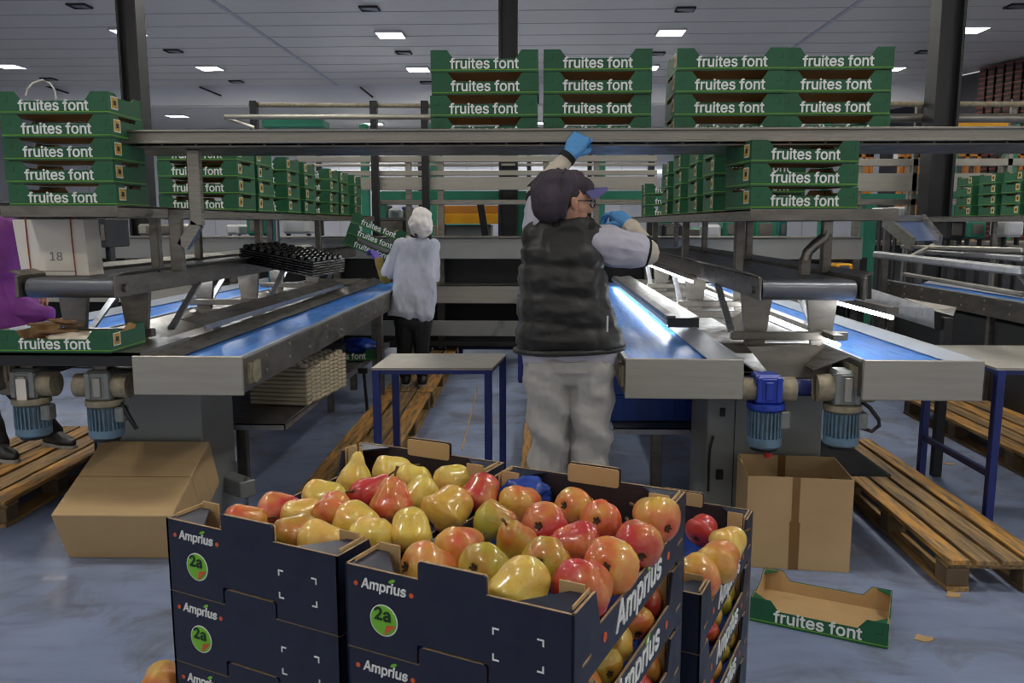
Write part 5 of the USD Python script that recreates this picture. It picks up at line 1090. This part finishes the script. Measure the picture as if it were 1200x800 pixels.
def hand_groups(wrist, d, palm_n, curl, thumb_side=1, s=1.0, spread=.12):
    """palm from the wrist along d; fingers curl towards palm_n"""
    f = np.asarray(d, float); f /= np.linalg.norm(f); n = np.asarray(palm_n, float); n = n - f * (f @ n); n /= np.linalg.norm(n); x = np.cross(f, n) * thumb_side
    w = np.asarray(wrist, float); P = lambda a, b, cc: w + s * (f * a + x * b + n * cc)
    g = [[(*P(0, -.012, 0), .024 * s), (*P(0, .012, 0), .024 * s), (*P(.05, -.03, 0), .017 * s), (*P(.05, .028, 0), .018 * s)], [(*P(.05, -.03, 0), .017 * s), (*P(.05, .028, 0), .018 * s), (*P(.088, -.032, -.004), .013 * s), (*P(.092, .030, -.004), .014 * s)]]
    for k, (b, ln) in enumerate(((.035, .072), (.012, .082), (-.012, .076), (-.035, .060))):
        p = P(.088, b, -.003); ang = 0; dirx = x * (b * spread / .03); sp = [(*P(.06, b, 0), .0098 * s), (*p, .0096 * s)]; q = p
        for seg, fr in enumerate((.45, .31, .24)):
            ang += curl * (.75, .95, .7)[seg] * (1 + .06 * k)
            q = q + s * ln * fr * (f * math.cos(ang) + n * math.sin(ang) + dirx * math.cos(ang)); sp.append((*q, (.0092, .0088, .0080)[seg] * s))
        g += chain(*sp)
    a = P(.02, .022, .008); b = P(.05, .048, .018); e = P(.078, .052, .034 + .012 * curl); h = P(.098, .044, .044 + .02 * curl)
    g += chain((*a, .016 * s), (*b, .0125 * s), (*e, .011 * s), (*h, .0095 * s))
    return g
def ring(a, b, ra, rb, t0, t1, ex=.004):
    """a band of cloth round a limb between the fractions t0 and t1"""
    p, q = L3(a, b, t0), L3(a, b, t1); r0, r1 = ra + (rb - ra) * t0 + ex, ra + (rb - ra) * t1 + ex
    return MB().tube([L3(p, q, -.05), p, q, L3(p, q, 1.05)], [r0 * .9, r0, r1, r1 * .9], 20)
def shoe(t, ankle, toe_dir, name='shoe', H_=.085):
    f = np.array([toe_dir[0], toe_dir[1], 0.0]); f /= np.linalg.norm(f); x = np.array([-f[1], f[0], 0]); a = np.array([ankle[0], ankle[1], 0.0])
    P = lambda u, w, z: tuple(a + f * u + x * w + [0, 0, z])
    m = flesh([[(*P(-.05, 0, .045), .036), (*P(0, 0, .075), .042), (*P(.06, 0, .05), .04)], [(*P(.06, .0, .05), .04), (*P(.12, .018, .036), .030), (*P(.12, -.018, .036), .030), (*P(.165, 0, .032), .026)], [(*P(-.05, 0, .04), .036), (*P(.1, .02, .035), .03), (*P(.1, -.02, .035), .03)]], .012, 5)
    m.vertices[:, 2] = np.maximum(m.vertices[:, 2], .012); obj(name, m, K['shoe'], t, smooth=True)
    pl = Point(0, 0).buffer(.042).union(Point(.115, 0).buffer(.05)).convex_hull.union(affinity.translate(Point(0, 0).buffer(.042), -.045)).convex_hull.union(affinity.translate(Point(0, 0).buffer(.03), .165)).convex_hull
    obj('sole', MB().prism(pl, .018, tuple(a), tuple(f), tuple(x)), K['sole'], t)

# ---------------------------------------------------------------- worker in the black vest
Y1 = 3.50; base = np.array([float(ay(665, 480, Y1)[0]), Y1, .1445])
t = thing('person', 'worker in black quilted vest, plum cap and glasses, raising one blue-gloved hand to the trays', 'person', base)
PX = Y1 / 960
def W(px, py, dy=0.0): return np.array(ay(px, py, Y1 + dy)) - base
def S(px, py, dy, r): return (*W(px, py, dy), r)
hd = W(667, 237, .0)
face_fwd = np.array([.93, .34, -.05])
hg, T1 = head(t, hd, face_fwd, (0.06, 0, 1), .98)
sl, sr = W(634, 279, .02), W(690, 284, .02)
el, wl = W(630, 226, .19), W(668, 181, .245)
er, wr_ = W(757, 296, .06), W(738, 264, .20)
legs = {-1: (W(643, 432, 0), W(644, 500, -.02)), 1: (W(691, 432, 0), W(692, 500, -.02))}
an = {-1: np.array([legs[-1][1][0] - .0, .03, .09]), 1: np.array([legs[1][1][0] + .0, .01, .09])}
body = hg + chain((*W(666, 285, .02), .06), (*W(667, 250, .0), .05)) + [[S(643, 292, .02, .06), S(686, 292, .02, .06), S(645, 380, .02, .11), S(688, 380, .02, .11)], [S(645, 380, .02, .11), S(688, 380, .02, .11), S(648, 428, .02, .10), S(688, 428, .02, .10)]]
body += chain((*sl, .055), (*el, .040), (*wl, .027)) + chain((*sr, .055), (*er, .040), (*wr_, .027))
for s in (-1, 1): body += chain((*legs[s][0], .085), (*legs[s][1], .058), (*an[s], .04))
obj('body', flesh(body, .011, 7), SKIN, t, smooth=True)
face_parts(t, T1, .98, True)
# neck hair under the cap
obj('hair', flesh([[(*T1((-.055, .02, -.03)), .046), (*T1((-.055, -.02, -.03)), .046), (*T1((-.04, .03, .03)), .066), (*T1((-.04, -.03, .03)), .066), (*T1((.0, -.05, .035)), .034)]], .014, 5), K['hair'], t, smooth=True)
# cap: soft bouffant crown pulled over the head, with a band and a brim
crown = flesh([[(*T1((-.085, .02, -.012)), .078), (*T1((-.085, -.02, -.012)), .078), (*T1((-.095, 0, .045)), .075), (*T1((-.02, .03, .072)), .064), (*T1((-.02, -.03, .072)), .064)], [(*T1((-.02, .032, .070)), .064), (*T1((-.02, -.032, .070)), .064), (*T1((.055, .026, .066)), .040), (*T1((.055, -.026, .066)), .040), (*T1((-.09, 0, .06)), .07)]], .011, 5)
ang = np.arctan2((crown.vertices - np.array(T1((-.03, 0, .05)))) @ rot_frame(face_fwd, (0.06, 0, 1))[1], (crown.vertices - np.array(T1((-.03, 0, .05)))) @ rot_frame(face_fwd, (0.06, 0, 1))[0])
crown.vertices = crown.vertices + crown.vertex_normals * (.005 * np.sin(ang * 13) + .004 * np.sin(ang * 7 + 1))[:, None]
obj('cap', wrinkle(crown, .007, 22, 3), K['cap'], t, smooth=True)
bm = MB(); nn = 17; inner, outer = [], []
for k in range(nn):
    a = -1.3 + 2.6 * k / (nn - 1); inner.append(np.array(T1((.066 * math.cos(a) + .022,     .078 * math.sin(a), .062 - .020 * math.sin(a) ** 2)))); outer.append(np.array(T1((.146 * math.cos(a) + .022, .104 * math.sin(a), .060 + .010 * math.cos(a) - .052 * math.sin(a) ** 2))))
v = np.array(inner + outer + [q + np.array([0, 0, .005]) for q in inner + outer]); f = []
for k in range(nn - 1):
    f += [[k, k + 1, nn + k + 1], [k, nn + k + 1, nn + k], [2 * nn + k, 3 * nn + k + 1, 2 * nn + k + 1], [2 * nn + k, 3 * nn + k, 3 * nn + k + 1], [nn + k, nn + k + 1, 3 * nn + k + 1], [nn + k, 3 * nn + k + 1, 3 * nn + k]]
obj('cap_brim', bm.add(v, f), K['brim'], t, smooth=50, label='purple cap brim')
# lilac work shirt: trunk, raised left sleeve, bent right sleeve
lm, rm = L3(sl, el, .62), L3(sr, er, .80)
shirt = [[S(642, 292, .02, .06), S(686, 292, .02, .06), S(645, 380, .02, .095), S(688, 380, .02, .095)], [S(645, 380, .02, .095), S(688, 380, .02, .095), S(642, 397, .02, .118), S(694, 397, .02, .118)], [S(642, 397, .02, .118), S(694, 397, .02, .118), S(641, 412, .02, .120), S(692, 413, .02, .120)]] + chain((*L3(sl, el, .1), .078), (*lm, .068)) + chain((*L3(sr, er, .12), .085), (*L3(sr, er, .45), .088), (*rm, .080))
obj('shirt', wrinkle(flesh(shirt, .014, 6), .012, 16, 5), K['lilac'], t, smooth=True)
# knit under-sleeves with black stripes
obj('knit_sleeve', wrinkle(flesh(chain((*lm, .052), (*el, .052)) + chain((*el, .052), (*L3(el, wl, .9), .036)), .012, 5), .004, 30, 8), K['cream'], t, smooth=True)
obj('knit_sleeve', wrinkle(flesh(chain((*rm, .058), (*er, .060)) + chain((*er, .060), (*L3(er, wr_, .92), .040)), .012, 5), .004, 30, 9), K['cream'], t, smooth=True)
for a, b in ((-.02, .12), (.24, .36)): obj('sleeve_stripe', ring(el, wl, .052, .036, a, b, .003), K['knit_black'], t, smooth=40, label='black sleeve stripe')
obj('sleeve_stripe', ring(lm, el, .052, .052, .55, .8, .003), K['knit_black'], t, smooth=40, label='black sleeve stripe')
obj('sleeve_stripe', ring(er, wr_, .060, .040, .10, .24, .003), K['knit_black'], t, smooth=40, label='black sleeve stripe')
for a, b in ((.10, .60), (.92, 1.1)): obj('sleeve_stripe', ring(rm, er, .058, .060, a, b, .003), K['knit_black'], t, smooth=40, label='black sleeve stripe')
obj('cuff', ring(el, wl, .052, .036, .86, .97, .002), K['knit_black'], t, smooth=40, label='black cuff')
# gloves
up_d = np.array(wl) - np.array(el)
obj('glove', flesh(hand_groups(wl, up_d / np.linalg.norm(up_d) + [.0, .05, .2], (.15, 1, -.1), 1.05, -1, 1.02) + chain((*L3(el, wl, .93), .036), (*wl, .032)), .0045, 2), K['glove'], t, smooth=True, label='raised blue glove')
fr_d = np.array(wr_) - np.array(er)
obj('glove', flesh(hand_groups(wr_, fr_d / np.linalg.norm(fr_d) + [-.5, .1, .1], (-.5, .6, -.2), .7, 1, 1.02) + chain((*L3(er, wr_, .93), .038), (*wr_, .032)), .0045, 2), K['glove'], t, smooth=True, label='blue glove in front of the chest')
# vest
vg = []
lv = [(619, 702, 281, .090), (611, 707, 302, .118), (609, 711, 335, .132), (607, 717, 370, .140), (606, 730, 402, .137)]
for i in range(len(lv) - 1):
    g_ = []
    for (xl, xr_, y, r) in lv[i:i + 2]: rp = r / PX; g_ += [S(xl + rp, y, .02, r), S(xr_ - rp, y, .02, r)]
    vg.append(g_)
vg += [[S(630, 277, .02, .072), S(693, 281, .02, .074), S(662, 264, .0, .062), S(674, 264, .0, .062)]]
vm = flesh(vg, .012, 5); v = vm.vertices
hem = float(W(660, 411)[2]); v[:, 2] = np.maximum(v[:, 2], hem - .012 * (v[:, 0] < 0) + .0)
zt_ = v[:, 2] - hem + .012 * np.sin(v[:, 0] * 9); rows = np.abs(np.sin(np.pi * zt_ / .122)); cols = 1 - .35 * np.exp(-((np.abs(v[:, 0] - .02) - .10) / .010) ** 2)
wr2 = meshkit.fbm(v * [18, 18, 40] + 4, 3, seed=2) - .5
vm.vertices = v + vm.vertex_normals * ((.015 * rows ** .7 * cols - .003 + .020 * wr2) * np.clip((1.33 - v[:, 2]) / .06, 0, 1) * (v[:, 2] > hem + .02))[:, None]
obj('vest', vm, K['vest'], t, smooth=True)
obj('vest_hem', MB().tube([(.5 * (W(606, 408)[0] + W(729, 410)[0]) + .235 * math.cos(a), .02 + .15 * math.sin(a), hem + .008 + .008 * math.cos(a)) for a in np.linspace(0, 2 * math.pi, 33)], .012, 8, caps=False), K['vest'], t, smooth=True)
obj('collar', flesh([[S(652, 264, -.03, .03), S(690, 268, -.02, .03), S(652, 258, .06, .03), S(690, 262, .06, .03)]], .014, 4), K['knit_black'], t, smooth=True)
obj('zip_pull', MB().box(*(W(712, 380, -.125) + [-.004, -.004, -.03]), *(W(712, 370, -.125) + [.004, .004, .0])), K['wall'], t)
# trousers
tg = [[S(645, 418, .02, .118), S(690, 418, .02, .118), (*legs[-1][0], .108), (*legs[1][0], .108)], ]
for s in (-1, 1):
    tg += chain((*legs[s][0], .112), (*L3(legs[s][0], legs[s][1], .5), .102), (*legs[s][1], .092), (legs[s][1][0], .0, .25, .086), (an[s][0], an[s][1] - .02, .06, .080))
tm = flesh(tg, .014, 6); tm.vertices[:, 2] = np.clip(tm.vertices[:, 2], .035, None)
zz = tm.vertices
fold = np.sin(zz[:, 2] * 34 + zz[:, 0] * 26) * np.exp(-((zz[:, 2] - .45) / .22) ** 2)
tm.vertices = tm.vertices + tm.vertex_normals * (.011 * fold)[:, None]
obj('trousers', wrinkle(tm, .011, 17, 12, dirn=(.8, .8, 1.5)), K['trouser'], t, smooth=True)
for s in (-1, 1): shoe(t, an[s], (.12 * s, 1))

# ---------------------------------------------------------------- worker in the white cap
Y2 = 6.95; base = np.array([float(ay(482, 430, Y2)[0]), Y2, .1445]); PX2 = Y2 / 960
t = thing('person', 'worker in a white cap and pale grey coat, seen from behind, holding tilted green trays', 'person', base)
def W(px, py, dy=0.0): return np.array(ay(px, py, Y2 + dy)) - base
def S(px, py, dy, r): return (*W(px, py, dy), r)
fwd2 = np.array([-.25, .97, -.12]); hd = W(493, 266, .0)
hg, T2h = head(t, hd, fwd2, (0, 0, 1), .95)
sl, sr = W(471, 288), W(507, 287); el, wl = W(452, 326, .02), W(443, 303, .16); er, wr_ = W(508, 330, .08), W(496, 322, .30)
hipl, hipr = W(474, 378), W(494, 378); kl, kr = W(474, 412), W(494, 412); al, ar = np.array([hipl[0] + .0, 0, .09]), np.array([hipr[0] + .0, 0, .09])
body = hg + chain((*W(491, 294), .045), (*W(493, 272), .045)) + [[S(479, 294, 0, .05), S(502, 294, 0, .05), S(480, 345, 0, .09), S(498, 345, 0, .09)], [S(480, 345, 0, .09), S(498, 345, 0, .09), S(476, 376, 0, .09), S(494, 376, 0, .09)]]
body += chain((*sl, .05), (*el, .038), (*wl, .026)) + chain((*sr, .05), (*er, .038), (*wr_, .026)) + chain((*hipl, .07), (*kl, .05), (*al, .038)) + chain((*hipr, .07), (*kr, .05), (*ar, .038))
obj('body', flesh(body, .014, 7), SKIN, t, smooth=True); face_parts(t, T2h, .95, False)
cp_ = flesh([[(*T2h((-.035, 0, .01)), .110), (*T2h((.02, 0, .05)), .092), (*T2h((-.05, 0, .085)), .085), (*T2h((.0, 0, .11)), .068)]], .012, 5)
obj('cap', wrinkle(cp_, .024, 15, 3), K['white_cap'], t, smooth=True)
obj('hair', flesh([[(*T2h((-.05, .035, -.045)), .04), (*T2h((-.05, -.035, -.045)), .04), (*T2h((-.055, .0, -.045)), .046), (*T2h((-.05, 0, .0)), .055)]], .014, 4), K['hair'], t, smooth=True)
obj('collar', flesh([[S(484, 283, 0, .045), S(503, 284, 0, .045), S(488, 276, 0, .045), S(499, 276, 0, .045)]], .014, 4), K['black_cloth'], t, smooth=True)
cg = [[S(474, 293, 0, .075), S(504, 291, 0, .072), S(483, 284, 0, .06), S(499, 284, 0, .06), S(474, 315, 0, .095), S(502, 315, 0, .09)],
      [S(474, 315, 0, .095), S(502, 315, 0, .09), S(474, 345, 0, .115), S(496, 345, 0, .112)], [S(474, 345, 0, .115), S(496, 345, 0, .112), S(470, 363, 0, .125), S(494, 366, 0, .118)]] + chain((*sl, .066), (*L3(sl, el, .55), .064), (*L3(sl, el, .85), .062)) + chain((*sr, .060), (*L3(sr, er, .9), .056))
cm = flesh(cg, .014, 5); hem = float(W(480, 372)[2]); v = cm.vertices; v[:, 2] = np.maximum(v[:, 2], hem + .03 * np.clip(-(v[:, 0] - .0) / .15, -1, 1) * 1.0)
fl = np.sin((v[:, 0]) * 42 + v[:, 2] * 6) * np.clip((1.0 - v[:, 2]) / .5, 0, 1); cm.vertices = v + cm.vertex_normals * (.007 * fl)[:, None]
obj('coat', wrinkle(cm, .018, 11, 15, dirn=(1.6, 1, .6)), K['coat'], t, smooth=True)
obj('back_belt', MB().bar(W(481, 333, -.145), W(498, 333, -.145), .035, .01, up=(0, 0, 1)), K['coat'], t) if False else None
obj('knit_sleeve', wrinkle(flesh(chain((*L3(sl, el, .75), .052), (*el, .052)) + chain((*el, .052), (*L3(el, wl, .85), .04)), .012, 4), .006, 30, 3), K['olive_knit'], t, smooth=True, label='olive striped under-sleeve')
obj('knit_sleeve', flesh(chain((*er, .05), (*L3(er, wr_, .85), .04)), .014, 4), K['olive_knit'], t, smooth=True)
d_ = np.array(wl) - np.array(el); obj('glove', flesh(hand_groups(wl, d_ / np.linalg.norm(d_) + [-.3, .2, .1], (-.6, .5, .2), .7, -1, 1.0) + chain((*L3(el, wl, .75), .036), (*wl, .032)), .006, 3), K['glove_v'], t, smooth=True, label='violet glove')
d_ = np.array(wr_) - np.array(er); obj('glove', flesh(hand_groups(wr_, d_ / np.linalg.norm(d_), (-1, .2, 0), .7, 1, 1.0) + chain((*L3(er, wr_, .75), .036), (*wr_, .032)), .008, 3), K['glove_v'], t, smooth=True)
tr = flesh([[(*hipl, .095), (*hipr, .095), (*W(476, 366), .10), (*W(494, 366), .10)]] + chain((*hipl, .09), (*kl, .066), (*al, .052)) + chain((*hipr, .09), (*kr, .066), (*ar, .052)), .014, 5); tr.vertices[:, 2] = np.maximum(tr.vertices[:, 2], .05)
obj('trousers', wrinkle(tr, .008, 14, 5), K['black_cloth'], t, smooth=True)
for a_ in (al, ar): shoe(t, a_, (-.15, 1))
# trays in that worker's hands
td = np.array([.92, .34, -.36]); td /= np.linalg.norm(td)
p0 = ay(433, 298, Y2 + .22)
for k in range(3):
    dup(tray0, f'green fruit tray held tilted by the white-capped worker, {["lowest", "middle", "top"][k]} of the three', p0 + np.array([.035, .0, .095]) * k, (0, 22, 12), 'green trays held by the white-capped worker')

# ---------------------------------------------------------------- worker in purple at the left edge
Y3 = 4.75; base = np.array([float(ay(-12, 400, Y3)[0]) - .03, Y3, .1445])
t = thing('person', 'worker in a purple tunic and dark shoes at the left edge, mostly hidden by trays', 'person', base)
def W(px, py, dy=0.0): return np.array(ay(px, py, Y3 + dy)) - base
def S(px, py, dy, r): return (*W(px, py, dy), r)
hd = W(-36, 228); hg, T3h = head(t, hd, (.5, .8, -.1), (0, 0, 1), .97)
sl, sr = W(-48, 268), W(16, 268); el, er = W(-58, 318, .0), W(26, 320, .05); wl, wr_ = W(-40, 340, .22), W(40, 340, .24)
hipl, hipr = W(-32, 380), W(6, 380); kl, kr = W(-26, 450), W(16, 450); al, ar = np.array(W(14, 520) * [1, 0, 0] + [0, -.12, .09]), np.array(W(42, 520) * [1, 0, 0] + [0, .18, .09])
body = hg + chain((*W(-20, 262), .055), (*W(-34, 240), .045)) + [[(*sl, .06), (*sr, .06), (*W(-30, 340), .09), (*W(4, 340), .09)], [(*W(-30, 340), .09), (*W(4, 340), .09), (*hipl, .08), (*hipr, .08)]] + chain((*sl, .05), (*el, .038), (*wl, .026)) + chain((*sr, .05), (*er, .038), (*wr_, .026)) + chain((*hipl, .075), (*kl, .052), (*al, .04)) + chain((*hipr, .075), (*kr, .052), (*ar, .04))
for w_, e_ in ((wl, el), (wr_, er)): d_ = np.array(w_) - np.array(e_); body += hand_groups(w_, d_ / np.linalg.norm(d_), (0, 0, -1), .5, 1)
obj('body', flesh(body, .012, 6), SKIN, t, smooth=True); face_parts(t, T3h, .97, False)
obj('hair', flesh([[(*T3h((-.03, 0, .04)), .095), (*T3h((.02, 0, .07)), .07), (*T3h((-.06, 0, -.03)), .06)]], .014, 4), K['hair'], t, smooth=True)
pg = [[(*sl, .075), (*sr, .075), (*W(-34, 330), .12), (*W(2, 330), .12)], [(*W(-34, 330), .12), (*W(2, 330), .12), (*W(-40, 384), .14), (*W(24, 380), .14)], [S(24, 366, -.02, .10), S(52, 368, -.03, .06), S(20, 380, 0, .1)]] + chain((*sl, .068), (*L3(sl, el, .9), .06)) + chain((*sr, .068), (*L3(sr, er, .9), .06))
pm = flesh(pg, .016, 5); v = pm.vertices; fl = np.sin(v[:, 0] * 38 + v[:, 2] * 10); pm.vertices = v + pm.vertex_normals * (.008 * fl)[:, None]
obj('tunic', wrinkle(pm, .014, 10, 7), K['purple'], t, smooth=True)
tr = flesh([[(*hipl, .1), (*hipr, .1), (*W(-30, 366), .1), (*W(6, 366), .1)]] + chain((*hipl, .095), (*kl, .075), (*al, .058)) + chain((*hipr, .095), (*kr, .075), (*ar, .058)), .015, 5); tr.vertices[:, 2] = np.maximum(tr.vertices[:, 2], .06)
obj('trousers', wrinkle(tr, .01, 12, 5), K['black_cloth'], t, smooth=True)
shoe(t, al, (.9, -.5)); shoe(t, ar, (.9, -.35))
